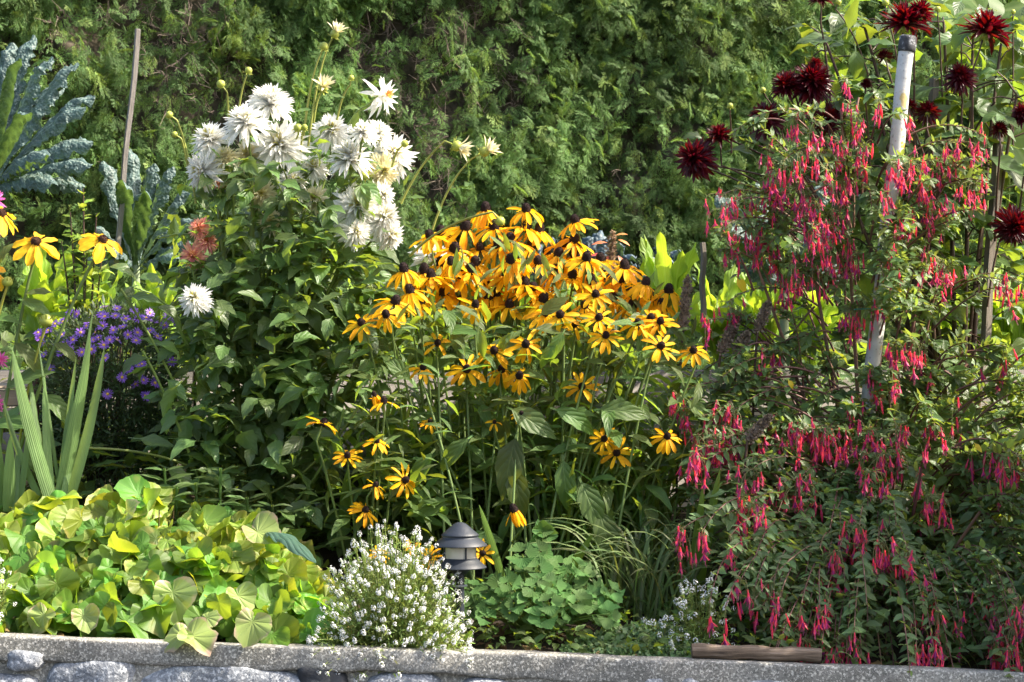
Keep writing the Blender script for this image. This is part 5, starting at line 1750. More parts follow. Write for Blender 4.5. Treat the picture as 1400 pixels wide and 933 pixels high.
sword_plant('fan of tall pale green sword leaves in front of the asters', (75, 700), 6.72,
            [(72, 690, 16, 474, 19, -7, .5), (92, 690, 143, 474, 17, 8, -.4), (80, 690, 124, 462, 19, 4, .6), (78, 690, 104, 488, 13, 0, -.6), (72, 690, 61, 512, 12, -5, .5), (74, 690, 128, 418, 8, 8, .3), (64, 700, 4, 545, 11, -14, -.3), (84, 690, 52, 466, 5, 0, .2), (86, 690, 116, 520, 12, 2, .5), (68, 690, 40, 505, 11, -5, .3)])
sword_plant('clump of blunt pale green sword leaves at the left edge', (10, 720), 6.74, [(12, 700, 14, 596, 17, 0, .4), (24, 700, 42, 566, 11, 2, -.4), (2, 700, -4, 590, 18, -2, .3), (-6, 700, -20, 560, 15, 0, .3), (18, 700, 26, 600, 12, 0, -.3)])


def straps(name, label, cat, poly_base, d, n, h, w, mat, seed, lean=.5, dj=.12, kid='foliage'):
    r = np.random.default_rng(seed)
    b_ = poly_pick(poly_base, n, r)
    dd = d + r.uniform(-dj, dj, n)
    p = PP(b_, dd)
    p[:, 2] = ground(p[:, 0], p[:, 1])
    root = thing(name, label, cat, (p[:, 0].mean(), d, float(p[:, 2].mean())))
    mb = MB()
    for i in range(n):
        az = r.uniform(0, 6.28)
        L = h * r.uniform(.5, 1.1)
        out = np.array([math.cos(az), math.sin(az) * .7, 0]) * L * lean * r.uniform(.3, 1.3)
        e = p[i] + out + (0, 0, L * r.uniform(.65, .95))
        mid = p[i] + out * .25 + (0, 0, L * 1.0)
        ribbon_leaf(mb, bez(p[i], mid, e, 9), w * r.uniform(.6, 1.2), -out * 2 + (0, -.3, .4), 'sword', 2, .4, .0, i)
    part(kid, mb, M[mat], root)
    return root


straps('strap_leaf_clump', 'bright green strap leaves glowing behind the stems left of the lamp', 'plant', [(500, 780), (690, 780), (690, 800), (500, 800)], 7.25, 170, .56, .022, 'strap', 81, .45)
straps('strap_leaf_clump', 'lax green strap leaves arching right of the lamp below the paired flowers', 'plant', [(730, 800), (900, 800), (900, 830), (730, 830)], 6.95, 190, .46, .017, 'strap', 82, .55, .2)
straps('grass_clump', 'dull olive grass tuft left of the lower red fuchsia', 'grass clump', [(830, 850), (960, 850), (960, 880), (830, 880)], 6.7, 230, .30, .010, 'grass', 83, 1.0, .2)
mb = MB()
st = thing('sword_leaf_plant', 'few broad green blades rising between lamp and low grass', 'plant', (P(800, 860, 6.55)[0], 6.55, .05))
for i, (bx, by, tx, ty, w, bow) in enumerate(((760, 795, 812, 728, 15, -4), (775, 810, 835, 798, 15, 0), (690, 770, 655, 690, 12, 0), (950, 800, 985, 640, 18, 0), (940, 800, 962, 660, 16, 4), (700, 640, 560, 560, 14, 10), (560, 600, 440, 545, 10, 10), (470, 700, 476, 640, 18, 0))):
    mb = MB()
    d_ = 6.6 if by > 720 else 6.9
    blade(mb, P(bx, by + 30, d_), P(tx, ty, d_ - .05), w / FPX * d_, (.4, -1, .4), bow=(bow / FPX * d_, 0, .01), seed=i)
    part('leaf', mb, M['strap'], st)

# ---- pale heart-leaved carpet ----------------------------------------
hp = thing('heart_leaf_plant', 'broad mound of yellow green heart-shaped leaves spilling onto the wall', 'plant', (P(215, 880, 6.35)[0], 6.35, .02))
r6 = np.random.default_rng(61)


def heart_top(px):
    return np.interp(px, [-80, 0, 60, 120, 200, 260, 330, 400, 440, 470], [678, 690, 674, 668, 662, 676, 694, 722, 770, 850])


def heart_pts(n, lo=0.0, hi=1.0):
    px = r6.uniform(-70, 452, n)
    tp = heart_top(px) + 10
    bt = 866 + (px) * .032
    f = r6.uniform(lo, hi, n)
    py = tp + (bt - tp) * f
    d = 6.72 - .64 * f ** .75 + r6.normal(0, .04, n)
    return px, py, d, f


mb = MB()
for (n, lo, hi, off, s0, s1) in ((340, 0, .98, .10, .05, .075), (400, 0, .95, .0, .036, .084)):
    px, py, d, f = heart_pts(n, lo, hi)
    p = PP(np.stack([px, py], 1), d + off)
    az = r6.uniform(0, 6.28, n)
    dr = np.stack([np.cos(az) * .8, -.55 + .6 * np.sin(az), -.25 - .5 * f + r6.normal(0, .3, n)], 1)
    nn = np.stack([r6.normal(0, .6, n), -.3 - .45 * f + r6.normal(0, .45, n), np.full(n, .85)], 1)
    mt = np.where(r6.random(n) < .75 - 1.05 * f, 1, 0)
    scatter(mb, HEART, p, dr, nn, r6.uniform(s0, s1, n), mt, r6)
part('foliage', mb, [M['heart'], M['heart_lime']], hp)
mb = MB()
for i in range(240):
    px, py, d, f = heart_pts(1, .05, .95)
    e = P(px[0], py[0], d[0] + .05)
    b0 = np.array([e[0] + r6.normal(0, .03), d[0] + .12, float(ground(e[0], d[0] + .12)) - .01])
    tube(mb, bez(b0, (b0 + e) / 2 + (0, .02, .04), e, 5), .0022, 4)
part('stalks', mb, M['pedicel'], hp)
for (px, py, dx, dz, s_, nx, ny, k) in ((236, 810, .1, -1, .105, -.1, -1, 0), (352, 728, .75, -.55, .095, .2, -.9, 1), (325, 815, .4, -.9, .075, .3, -1, 1), (345, 850, -.35, -1, .085, .1, -1, 0), (60, 842, -.5, -.9, .07, -.2, -1, 2), (115, 842, .3, -.9, .065, 0, -1, 1),
                                        (248, 868, -.9, -.6, .072, -.3, -.9, 3), (262, 870, .7, -.75, .085, .3, -.9, 5), (175, 700, .3, .4, .06, 0, -1, 3), (283, 845, .7, .2, .05, 0, -1, 6)):
    m2 = MB()
    t6 = 6.07 + max(0, (850 - py)) / 180 * .52 - .015
    if py > 845:
        t6 = 5.985
    scatter(m2, [HEART[k]], [P(px, py, t6)], [(dx, -.35, dz)], [(nx, ny * .7, .65)], s_ * .82, r=r6)
    o = part('dying_leaf', m2, M['heart_dying'], hp)
    o['label'] = 'pale leaf with brown pink withered edges'
# single puckered blue leaf at the right end of the carpet
m2 = MB()
ribbon_leaf(m2, bez(P(348, 738, 6.45), P(385, 706, 6.36), P(432, 770, 6.22), 22), .085, (.35, -.35, 1), 'chard', 10, .9, .14, 8, .1, 30)
pb = part('puckered_leaf', m2, M['heart_blue'], origin=P(348, 738, 6.45))
tag(pb, 'single dark blue green puckered leaf at the right end of the pale carpet', 'leaf')


# ---- sweet alyssum ---------------------------------------------------
def alyssum(label, cx_, by, d, w, h, n_head, n_leaf, seed, sun_=True, hang=0.0, dep=.16):
    r = np.random.default_rng(seed)
    g = P(cx_, by, d)
    gz = g[2]
    root = thing('alyssum_plant', label, 'flowers', (g[0], d, gz))
    W2, H = w / 2 / FPX * d, h / FPX * d
    ml, ms_ = MB(), MB()
    fl = leaf_t(w=.75, n=2, m=1, curl=.2, fold=0, prof='round')
    heads = []
    for k in range(3):
        m = MB()
        for j in range(26):
            zf = r.uniform(-.45, .9)
            a = r.uniform(0, 6.28)
            rr = .55 * math.sqrt(max(0, 1 - max(zf, -.2) ** 2 * .8))
            c = np.array([math.cos(a) * rr, math.sin(a) * rr, zf])
            up = nrm(c * (1, 1, .6) + (0, 0, .5))
            Rm_ = axis_rot(up, r.uniform(0, 6))
            for q_ in range(4):
                aa = q_ * math.pi / 2
                d_ = Rm_ @ np.array([math.cos(aa), math.sin(aa), .15])
                scatter(m, [fl], [c], [d_], [up], .20, 0, r)
        heads.append(m.mesh('alyssum_head', [M['aly_petal']]))
    LF = [leaf_t(w=.22, n=2, m=1, curl=.4, fold=0, prof='lance')]
    for i in range(n_head):
        a = r.uniform(0, 6.28)
        rr = math.sqrt(r.random())
        x, y = math.cos(a) * rr, math.sin(a) * rr
        z = math.sqrt(max(0, 1 - rr * rr)) * r.uniform(.75, 1.05) * .92 + .05 - hang * max(0, -y) * rr
        if r.random() < .4:      # front face
            x, y = r.uniform(-1, 1), -r.uniform(.5, 1)
            z = r.uniform(-.05 - hang * .6, .8) * math.sqrt(max(0, 1 - x * x))
        e = np.array([g[0] + x * W2, d + y * dep, gz + z * H])
        b0 = np.array([g[0] + x * W2 * .35, d + y * dep * .3 + .03, gz])
        mid = (b0 + e) / 2 + np.array([0, 0, .03]) + r.normal(0, .012, 3)
        pts = bez(b0, mid, e, 6)
        tube(ms_, pts, .0011, 3)
        for j in range(n_leaf):
            f = r.uniform(.15, .97)
            q0 = pts[int(f * 5)] + (pts[min(5, int(f * 5) + 1)] - pts[int(f * 5)]) * (f * 5 % 1) + r.normal(0, .006, 3)
            scatter(ml, LF, [q0], rand_dirs(1, r, .5), rand_dirs(1, r, .8), r.uniform(.010, .022), r=r)
        if i < 100:
            s_ = r.uniform(.008, .0125)
            inst('flower_head', heads[i % 3], root, e, axis_rot(nrm(np.array([x, y - .4, 1.4]) + r.normal(0, .2, 3)), r.uniform(0, 6)), s_)
        else:
            k = heads[i % 3]
            vv = np.array([v_.co[:] for v_ in k.vertices]) * r.uniform(.007, .0115)
            extra.append((vv @ axis_rot(nrm(np.array([x, y - .3, 1.2])), r.uniform(0, 6)).T + e, k))
    part('foliage', ml, M['aly_leaf'], root)
    part('stems', ms_, M['green_stem'], root)
    if extra:
        mx = MB()
        for vv, k in extra:
            t3 = np.array([list(pl_.vertices) for pl_ in k.polygons])
            mx.add(vv, q=t3)
        o = part('flower_heads', mx, M['aly_petal'], root)
        o['kind'] = 'stuff'
    extra.clear()
    return root


extra = []
alyssum('billowing ball of tiny white alyssum left of the path lamp', 536, 893, 6.14, 220, 178, 560, 20, 91, hang=.22, dep=.185)
alyssum('small white alyssum at the left edge beside the heart leaves', -14, 850, 6.06, 70, 120, 38, 14, 92, dep=.05)
alyssum('white alyssum in the shade above the wooden log', 962, 885, 6.22, 96, 110, 60, 14, 93, dep=.07)
alyssum('sparse wisp of white alyssum left of the log', 900, 885, 6.25, 60, 60, 14, 12, 94, dep=.06)

# ---- path lamp ---------------------------------------------------------
lc = P(629, 745, 6.19)
u_ = 6.19 / FPX
lamp = thing('path_light', 'black metal path lamp with tiered cap and frosted lens beside white alyssum', 'garden lamp', (lc[0], 6.19, float(ground(lc[0], 6.19))))


def lz(py):
    return CAM_Z - (py - 466.5) * u_ - lc[2]


mb = MB()
lathe(mb, [(r_ * u_, lz(y_)) for r_, y_ in ((0.1, 714), (4, 714.5), (8.5, 716.5), (15, 722), (22.5, 728.5), (25.5, 731), (26, 732.2), (24.8, 732.8), (24.8, 735), (26, 735.8), (31, 740), (37, 745), (37.5, 746.3), (36.5, 746.5), (30, 742.5), (20, 741))], 40, center=lc)
part('hat', mb, M['black_metal'], lamp, origin=lc)
mb = MB()
lathe(mb, [(r_ * u_, lz(y_)) for r_, y_ in ((21, 741), (21.5, 743), (21.5, 764), (21, 766))], 32, center=lc)
part('lens', mb, M['lens'], lamp, origin=lc)
for k in range(4):
    a = R(-90 + 22) + k * math.pi / 2
    c = lc + np.array([math.cos(a), math.sin(a), 0]) * 22.6 * u_
    m2 = MB()
    tube(m2, [c + (0, 0, lz(766)), c + (0, 0, lz(741))], 1.3 * u_, 6)
    part('rib', m2, M['black_metal'], lamp, origin=lc)
mb = MB()
lathe(mb, [(r_ * u_, lz(y_)) for r_, y_ in ((0.1, 762.5), (23.5, 763), (25.5, 765.5), (30, 770), (36, 774.8), (36.6, 776.2), (35, 776.5), (24, 775), (12, 781), (9, 785), (0.1, 785.5))], 40, center=lc)
part('base', mb, M['black_metal'], lamp, origin=lc)
mb = MB()
tube(mb, [lc + (0, 0, lz(905)), lc + (0, 0, lz(840)), lc + (0, 0, lz(783))], 6.0 * u_, 12)
part('stake', mb, M['black_metal'], lamp, origin=lc)
for yy in (801, 885):
    m2 = MB()
    a0 = lc + (-10.5 * u_, -.002, lz(yy + 2))
    lathe(m2, [(9.6 * u_, -.003), (10 * u_, -.003), (10 * u_, .003), (9.6 * u_, .003)], 16, center=lc + (-3 * u_, .002, lz(yy)))
    tube(m2, [lc + (2 * u_, -9.5 * u_, lz(yy)), lc + (10 * u_, -9.9 * u_, lz(yy - 1.5))], .003, 5)
    part('cable_tie', m2, M['clamp'], lamp, origin=lc)
mb = MB()
a = P(620, 900, 6.20)
tube(mb, [a, a + (0, 0, .15), a + (.0, 0, .22)], .0065, 6)
sk = part('wooden_stake', mb, M['stake_brown'], origin=a)
tag(sk, 'dark wooden peg tied against the post of the path lamp', 'stake')

# ---- columbine ----------------------------------------------------------
cb = thing('columbine_plant', 'low dome of rounded three-lobed green leaves right of the path lamp', 'plant', (P(735, 890, 6.35)[0], 6.35, .03))
r7 = np.random.default_rng(71)


def fan_r(t):
    a = math.degrees(t)
    return .84 + .10 * math.cos(math.radians(a * 4.6)) + .03 * math.cos(math.radians(a * 14))


FAN = [polar_t(fan_r, R(-78), R(78), 18, 4, cup=c_, wave=.02, wk=5, ph=p_, fold=f_, tip=t_) for c_, p_, f_, t_ in [(.25, 0, .05, .1), (.1, 1, .15, .1), (.35, 2, .0, .25)]]
mb, ms = MB(), MB()
ctr = np.array([P(732, 895, 6.36)[0], 6.36, wall_z(.05)])
n = 90
for i in range(n):
    a = r7.uniform(0, 6.28)
    rr = math.sqrt(r7.random())
    e = ctr + np.array([math.cos(a) * rr * .235, math.sin(a) * rr * .17 - .03, (1 - rr ** 2 * .70) * .235 * r7.uniform(.6, 1.08) + .01])
    if r7.random() < .3:
        e = ctr + np.array([math.cos(a) * r7.uniform(.05, .21), -.02 - .13 * r7.random(), r7.uniform(.05, .17)])
    nv = nrm(np.array([math.cos(a) * rr * .6 + .1, math.sin(a) * rr * .5 - .75, .9]) + r7.normal(0, .22, 3))
    Rm_ = axis_rot(nv, r7.uniform(0, 6.28))
    for k in (-1, 0, 1):
        aa = k * 1.75
        dl = Rm_ @ np.array([math.sin(aa), math.cos(aa), -.05])
        s_ = r7.uniform(.026, .040)
        scatter(mb, FAN, [e + dl * s_ * .30], [dl], [nv + r7.normal(0, .06, 3)], s_, r=r7)
    b0 = ctr + np.array([r7.normal(0, .02), r7.normal(0, .02), 0])
    tube(ms, bez(b0, (b0 + e) / 2 + (0, 0, .03), e, 6), .0022, 4)
for (px, py) in ((748, 732), (738, 742), (742, 725)):
    e = P(px, py, 6.5)
    for k in (-1, 0, 1):
        dl = np.array([math.sin(k * 1.75), -.2, math.cos(k * 1.75) * .8])
        scatter(mb, FAN, [e], [dl], [(.1, -.8, .6)], .034, r=r7)
    tube(ms, bez(ctr, (ctr + e) / 2 + (.01, 0, 0), e, 6), .0018, 4)
part('foliage', mb, M['columbine'], cb)
part('stalks', ms, M['green_stem'], cb)

# ---- low stonecrop, leaf litter -------------------------------------------
sm = thing('stonecrop_mat', 'low mat of tiny grey green stonecrop leaves on the wall edge left of the log', 'plant', (P(870, 895, 6.2)[0], 6.2, -.01))
mb = MB()
n = 3600
px = r7.uniform(770, 965, n)
top = np.interp(px, [770, 840, 900, 965], [884, 858, 852, 868])
py = top + (905 - top) * r7.random(n)
d = 6.30 - .18 * (py - top) / (905 - top) + r7.normal(0, .02, n)
ROUND = [leaf_t(w=.7, n=3, m=2, curl=.3, fold=.1, prof='round'), leaf_t(w=.8, n=3, m=2, curl=-.3, fold=.1, prof='round')]
scatter(mb, ROUND, PP(np.stack([px, py], 1), d), rand_dirs(n, r7), rand_dirs(n, r7, 1.5) + (0, -.5, 0), r7.uniform(.009, .017, n), r=r7)
part('foliage', mb, M['sedum'], sm)
ll = MB()
n = 500
x = r7.uniform(-1.6, 1.6, n)
y = r7.uniform(6.13, 6.9, n)
p = np.stack([x, y, ground(x, y) + .008], 1)
scatter(ll, OV, p, r7.normal(0, 1, (n, 3)) * (1, 1, .25), r7.normal(0, .35, (n, 3)) + (0, 0, 1), r7.uniform(.015, .05, n), r=r7)
o = part('leaf_litter', ll, M['brown_leaf'])
tag(o, 'dry brown leaf litter scattered on the soil between the plants', 'leaf litter', kind='stuff')

# understorey filling the bed between the named plants
us = MB()
n = 3800
x = r7.uniform(-1.9, 1.9, n)
y = r7.uniform(6.9, 7.84, n)
gapx = (x > -.72) & (x < -.14)
p = np.stack([x, y, ground(x, y) + r7.uniform(.02, .34, n) * np.where(gapx, .45, 1) + np.where(x > -.15, .16, 0) * r7.random(n)], 1)
az = r7.uniform(0, 6.28, n)
scatter(us, OV + LEAF_CF_N, p, np.stack([np.cos(az), np.sin(az), r7.normal(.2, .4, n)], 1), np.stack([r7.normal(0, .3, n), r7.normal(-.3, .3, n), np.ones(n)], 1), r7.uniform(.05, .11, n), r=r7)
n = 900
x = r7.uniform(-2.6, 2.6, n)
y = r7.uniform(7.95, 9.6, n)
p = np.stack([x, y, .68 + r7.uniform(.0, .16, n)], 1)
az = r7.uniform(0, 6.28, n)
scatter(us, OV + LEAF_CF_N, p, np.stack([np.cos(az), np.sin(az), r7.normal(.3, .4, n)], 1), np.stack([r7.normal(0, .3, n), r7.normal(-.3, .3, n), np.ones(n)], 1), r7.uniform(.06, .12, n), r=r7)
n = 900
x = r7.uniform(-.15, .95, n)
y = r7.uniform(6.09, 6.75, n)
p = np.stack([x, y, ground(x, y) + r7.uniform(.01, .07, n)], 1)
az = r7.uniform(0, 6.28, n)
scatter(us, OV, p, np.stack([np.cos(az), np.sin(az), r7.normal(.3, .4, n)], 1), np.stack([r7.normal(0, .3, n), r7.normal(-.4, .3, n), np.ones(n)], 1), r7.uniform(.022, .05, n), r=r7)
o = part('undergrowth', us, M['cone_leaf'])
tag(o, 'mixed green undergrowth covering the soil between and behind the flowers', 'undergrowth', kind='stuff')

# ---- fuchsia -----------------------------------------------------------------
r8 = np.random.default_rng(81)
FL = [leaf_t(w=w_, n=5, m=2, curl=c_, fold=f_, prof='ovate', pet=.15) for w_, c_, f_ in [(.46, .5, .25), (.40, .9, .3), (.50, .2, .2), (.42, -.2, .35)]]


def fuchsia_mesh(seed, kind):
    r = np.random.default_rng(seed)
    mb_ = MB()
    if kind == 'bud':
        lathe(mb_, [(.001, -1), (.045, -.85), (.078, -.6), (.07, -.4), (.045, -.3), (.04, -.08), (.055, -.03), (.001, .0)], 7)
        return mb_.mesh('fuchsia_bud', [M['fuchsia_red'], M['fuchsia_purple'], M['fuchsia_stamen']])
    lathe(mb_, [(.001, 0), (.05, -.03), (.045, -.09), (.05, -.2), (.075, -.36)], 7)
    az = np.arange(4) / 4 * 6.28 + r.uniform(0, 1)
    flare = R({'open': 32, 'half': 14}[kind]) + r.normal(0, .08, 4)
    d_ = np.stack([np.sin(flare) * np.cos(az), np.sin(flare) * np.sin(az), -np.cos(flare)], 1)
    nn = np.stack([np.cos(az), np.sin(az), az * 0 + .3], 1)
    scatter(mb_, [leaf_t(w=.25, n=4, m=2, curl=-.35, fold=.25, prof='lance')], np.stack([.05 * np.cos(az), .05 * np.sin(az), az * 0 - .33], 1), d_, nn, .48, 0, r)
    m_ = MB()
    lathe(mb_, [(.055, -.34), (.08, -.45), (.09, -.58), (.08, -.66)], 7, mat=1)
    for k in range(4):
        a = r.uniform(0, 6.28)
        tube(mb_, [(0, 0, -.5), (.03 * math.cos(a), .03 * math.sin(a), -.78), (.05 * math.cos(a), .05 * math.sin(a), -.9 - .1 * (k % 2))], .010, 3, 2)
    return mb_.mesh('fuchsia_flower', [M['fuchsia_red'], M['fuchsia_purple'], M['fuchsia_stamen']])


FU = [fuchsia_mesh(1, 'open'), fuchsia_mesh(2, 'open'), fuchsia_mesh(3, 'half'), fuchsia_mesh(4, 'half'), fuchsia_mesh(5, 'bud'), fuchsia_mesh(6, 'half')]
FUD = []
for m_ in FU:
    FUD.append((np.array([v_.co[:] for v_ in m_.vertices]), [list(p_.vertices) for p_ in m_.polygons], [p_.material_index for p_ in m_.polygons]))


def shoot(ml, ms_, tip, base, leaf, n_pair, r, droop=.35, rad=.0022, leafy=.55):
    """An arching shoot from base to tip with opposite leaf pairs on its outer part."""
    base, tip = np.asarray(base), np.asarray(tip)
    L = np.linalg.norm(tip - base)
    mid = base * .45 + tip * .55 + np.array([0, 0, droop * L]) + r.normal(0, .03 * L, 3)
    pts = bez(base, mid, tip, 12)
    tube(ms_, pts, np.linspace(rad * 1.7, rad * .6, 12), 4)
    t = np.linspace(1 - leafy, .99, n_pair)
    k = t * 11
    i0 = np.minimum(k.astype(int), 10)
    q_ = pts[i0] + (pts[i0 + 1] - pts[i0]) * (k - i0)[:, None]
    tg = nrm(pts[i0 + 1] - pts[i0])
    side = nrm(np.cross(tg, np.array([0, .3, 1.0])))
    upn = np.cross(side, tg)
    for s_ in (-1, 1):
        alt = (np.arange(n_pair) % 2)[:, None]
        lat = side * s_ * (1 - .45 * alt) + upn * (alt * .7 * s_)
        dd = lat * .8 + tg * .55 + r.normal(0, .22, (n_pair, 3))
        nn = np.array([0, -.35, 1.0]) + r.normal(0, .35, (n_pair, 3))
        sc = leaf * (1.05 - .35 * (t - t[0]) / (t[-1] - t[0] + 1e-6)) * r.uniform(.7, 1.2, n_pair)
        scatter(ml, FL, q_, dd, nn, sc, r=r)
    return pts


def fuchsia(label, clusters, shoots_px, base_xy, d_of, leaf, n_pair, fill, fsize, seed, max_parts=100, extra_base=None, more=1.9):
    r = np.random.default_rng(seed)
    bx, bd = base_xy
    gz = float(ground(bx, bd))
    root = thing('fuchsia_shrub', label, 'fuchsia', (bx, bd, gz))
    ml, ms_, mf = MB(), MB(), MB()
    count = []
    for (px, py, n_, spread) in clusters:
        d = d_of(px, py) + r.normal(0, .03)
        c = P(px, py - 26, d)        # tip of the shoot above the flowers
        b0 = np.array([bx + (c[0] - bx) * r.uniform(.3, .7), bd + (d - bd) * .4 + .05, max(gz + .1, c[2] - r.uniform(-.02, .22))])
        pts = shoot(ml, ms_, c, b0, leaf * .85, n_pair, r, .3)
        for j in range(int(round(n_ * more))):
            o = c + np.array([r.normal(0, spread), r.normal(0, spread * .8), r.normal(-.008, .026)])
            s_ = fsize * r.uniform(.75, 1.15)
            top = o + np.array([0, 0, -s_ * r.uniform(.2, .7)])
            tube(ms_, bez(c + r.normal(0, .002, 3), (c + o) / 2 + np.array([(o - c)[0] * .4, (o - c)[1] * .4, .012]), top, 6), .0009, 3, 1)
            count.append((top, s_, r.integers(0, len(FU)), r.uniform(0, 6.28), nrm(np.array([r.normal(0, .13), r.normal(0, .13), 1]))))
    order = sorted(range(len(count)), key=lambda i: count[i][0][1] - count[i][1] * 3)
    for k, i in enumerate(order):
        top, s_, m_, sp, ax = count[i]
        rot = axis_rot(ax, sp)
        if k < max_parts:
            inst('flower', FU[m_], root, top, rot, s_)
        else:
            vv, ff, mm = FUD[m_]
            q4 = [f_ for f_ in ff if len(f_) == 4]
            q4m = [a_ for f_, a_ in zip(ff, mm) if len(f_) == 4]
            mf.add((vv * s_) @ rot.T + top, q=q4, mat=q4m)
    if mf.n:
        o = part('flowers', mf, [M['fuchsia_red'], M['fuchsia_purple'], M['fuchsia_stamen']], root)
        o['kind'] = 'stuff'
    for (px, py) in shoots_px:
        d = d_of(px, py) + r.normal(.05, .07)
        c = P(px, py, d)
        b0 = np.array([bx + (c[0] - bx) * r.uniform(.4, .8), bd + (d - bd) * r.uniform(.2, .6), max(gz + .05, c[2] + r.normal(-.06, .10))])
        shoot(ml, ms_, c, b0, leaf, n_pair, r, r.uniform(.1, .4))
    if fill is not None:
        poly, n_, d0, d1, ls = fill
        pp = poly_pick(poly, n_, r)
        d = np.array([d_of(a_, b__) for a_, b__ in pp]) + r.uniform(d0, d1, n_)
        az = r.uniform(0, 6.28, n_)
        scatter(ml, FL, PP(pp, d), np.stack([np.cos(az), np.sin(az) * .8 - .2, r.normal(-.15, .4, n_)], 1), np.stack([r.normal(0, .35, n_), r.normal(-.5, .35, n_), np.ones(n_)], 1), r.uniform(ls * .7, ls * 1.2, n_), r=r)
    for (a, c) in (extra_base or []):
        tube(ms_, bez(a, (np.asarray(a) + c) / 2 + (0, 0, .03), c, 10), np.linspace(.008, .004, 10), 6)
    part('foliage', ml, M['fuchsia_leaf'], root)
    part('stems', ms_, [M['fuchsia_stem'], M['pedicel']], root)
    return root


def z5(l):
    return [(900 + X / 2.8, 300 + Y / 2.8, n_, s_) for X, Y, n_, s_ in l]


up_cl = [(900 + X / 2.8, Y / 2.8, n_, s_) for X, Y, n_, s_ in [
    (520, 520, 4, .018), (540, 665, 4, .018), (600, 545, 4, .012), (705, 625, 8, .022), (765, 510, 4, .014), (850, 455, 2, .008), (710, 370, 2, .016), (735, 470, 2, .01), (790, 630, 4, .014), (450, 730, 5, .018), (415, 635, 3, .014), (250, 815, 8, .034),
    (415, 800, 8, .028), (540, 790, 8, .028), (600, 850, 6, .022), (700, 770, 7, .022), (640, 725, 4, .018), (590, 655, 3, .014), (960, 690, 6, .022), (1000, 690, 4, .016), (905, 700, 7, .024), (1155, 620, 11, .036), (1215, 780, 8, .032), (1050, 850, 6, .02),
    (965, 870, 4, .018), (1070, 690, 3, .014), (1140, 695, 2, .01), (750, 700, 5, .018), (660, 880, 5, .02), (870, 810, 3, .016), (560, 880, 4, .02), (480, 690, 3, .014), (340, 800, 3, .02), (1030, 760, 3, .018), (955, 520, 2, .014), (1240, 590, 3, .014)]]
up_cl += z5([(310, 95, 6, .024), (405, 145, 7, .024), (440, 205, 6, .02), (590, 110, 6, .02), (650, 105, 5, .018), (720, 110, 3, .014), (690, 215, 6, .02), (760, 205, 6, .02), (600, 265, 4, .016), (460, 310, 4, .016), (510, 330, 3, .014), (540, 290, 3, .012), (905, 130, 3, .012), (905, 225, 3, .012),
             (955, 55, 4, .02), (1085, 235, 12, .040), (1060, 45, 4, .016), (780, 400, 6, .018), (730, 435, 5, .018), (850, 380, 2, .008), (1380, 310, 3, .02), (1320, 310, 4, .02), (1340, 335, 2, .014), (290, 150, 3, .014), (185, 460, 3, .008), (265, 390, 4, .024), (500, 250, 3, .016), (640, 170, 4, .02), (380, 120, 4, .02), (240, 30, 4, .02)])
lo_cl = z5([(910, 540, 5, .018), (975, 540, 5, .018), (1010, 550, 3, .014), (820, 655, 7, .022), (890, 650, 4, .014), (740, 775, 4, .018), (800, 880, 8, .028), (910, 880, 7, .024), (600, 880, 8, .030), (540, 850, 4, .016), (720, 880, 2, .008), (430, 830, 3, .012), (290, 805, 6, .020), (240, 795, 4, .014), (170, 825, 3, .012), (110, 815, 4, .014), (70, 745, 5, .018),
             (150, 900, 8, .024), (210, 905, 10, .026), (280, 905, 6, .018), (650, 905, 6, .02), (1050, 845, 6, .018), (1040, 650, 2, .006), (500, 875, 4, .016), (450, 565, 2, .008), (410, 570, 2, .010), (360, 880, 4, .018), (1130, 780, 2, .012), (1290, 620, 3, .02), (1330, 560, 2, .02)])
lo_cl += [(900 + X / 2.8, 600 + Y / 2.8, n_, s_) for X, Y, n_, s_ in [
    (140, 125, 8, .022), (200, 90, 6, .018), (350, 195, 6, .024), (540, 250, 8, .024), (470, 245, 5, .018), (590, 255, 3, .010), (330, 315, 6, .022), (360, 325, 5, .02), (275, 445, 3, .014), (90, 420, 5, .012), (170, 425, 4, .014), (315, 615, 4, .014), (440, 625, 3, .010), (560, 610, 2, .006), (610, 610, 2, .006), (450, 725, 3, .012), (195, 705, 1, .004), (255, 720, 1, .004),
    (540, 745, 2, .006), (620, 740, 4, .012), (490, 775, 2, .008), (560, 845, 11, .028), (720, 840, 9, .026), (610, 915, 5, .018), (675, 915, 5, .016), (720, 420, 7, .022), (770, 410, 8, .024), (845, 475, 8, .024), (690, 500, 6, .02), (910, 490, 8, .026), (955, 510, 6, .02), (650, 530, 4, .014), (1040, 295, 8, .020), (1095, 300, 3, .010), (1050, 615, 5, .018), (1070, 745, 4, .014),
    (1055, 880, 7, .016), (990, 885, 5, .014), (1240, 650, 7, .024), (1270, 655, 4, .014), (1310, 755, 6, .022), (1290, 835, 6, .02), (1355, 800, 5, .016), (1280, 890, 5, .014), (1345, 880, 5, .012), (1285, 130, 5, .016), (1335, 155, 7, .018), (1380, 130, 3, .010), (1200, 125, 2, .006), (800, 130, 5, .018), (870, 130, 5, .022), (925, 130, 3, .010), (820, 200, 4, .02), (990, 200, 3, .012),
    (720, 45, 3, .008), (650, 40, 5, .016), (600, 30, 5, .018), (530, 50, 4, .014), (700, 470, 5, .02), (1385, 700, 4, .02), (1150, 730, 2, .008), (1000, 700, 3, .014), (640, 680, 3, .012), (370, 640, 2, .01), (750, 800, 2, .01), (230, 30, 4, .02)]]


def off_pole(p_):
    p_ = np.asarray(p_)
    return p_[~((p_[:, 0] > 1155) & (p_[:, 0] < 1225) & (p_[:, 1] > 415) & (p_[:, 1] < 505))]


def d_up(px, py):
    return 6.98 - .12 * sstep(1000, 1200, px) + .05 * math.sin(px * .05)


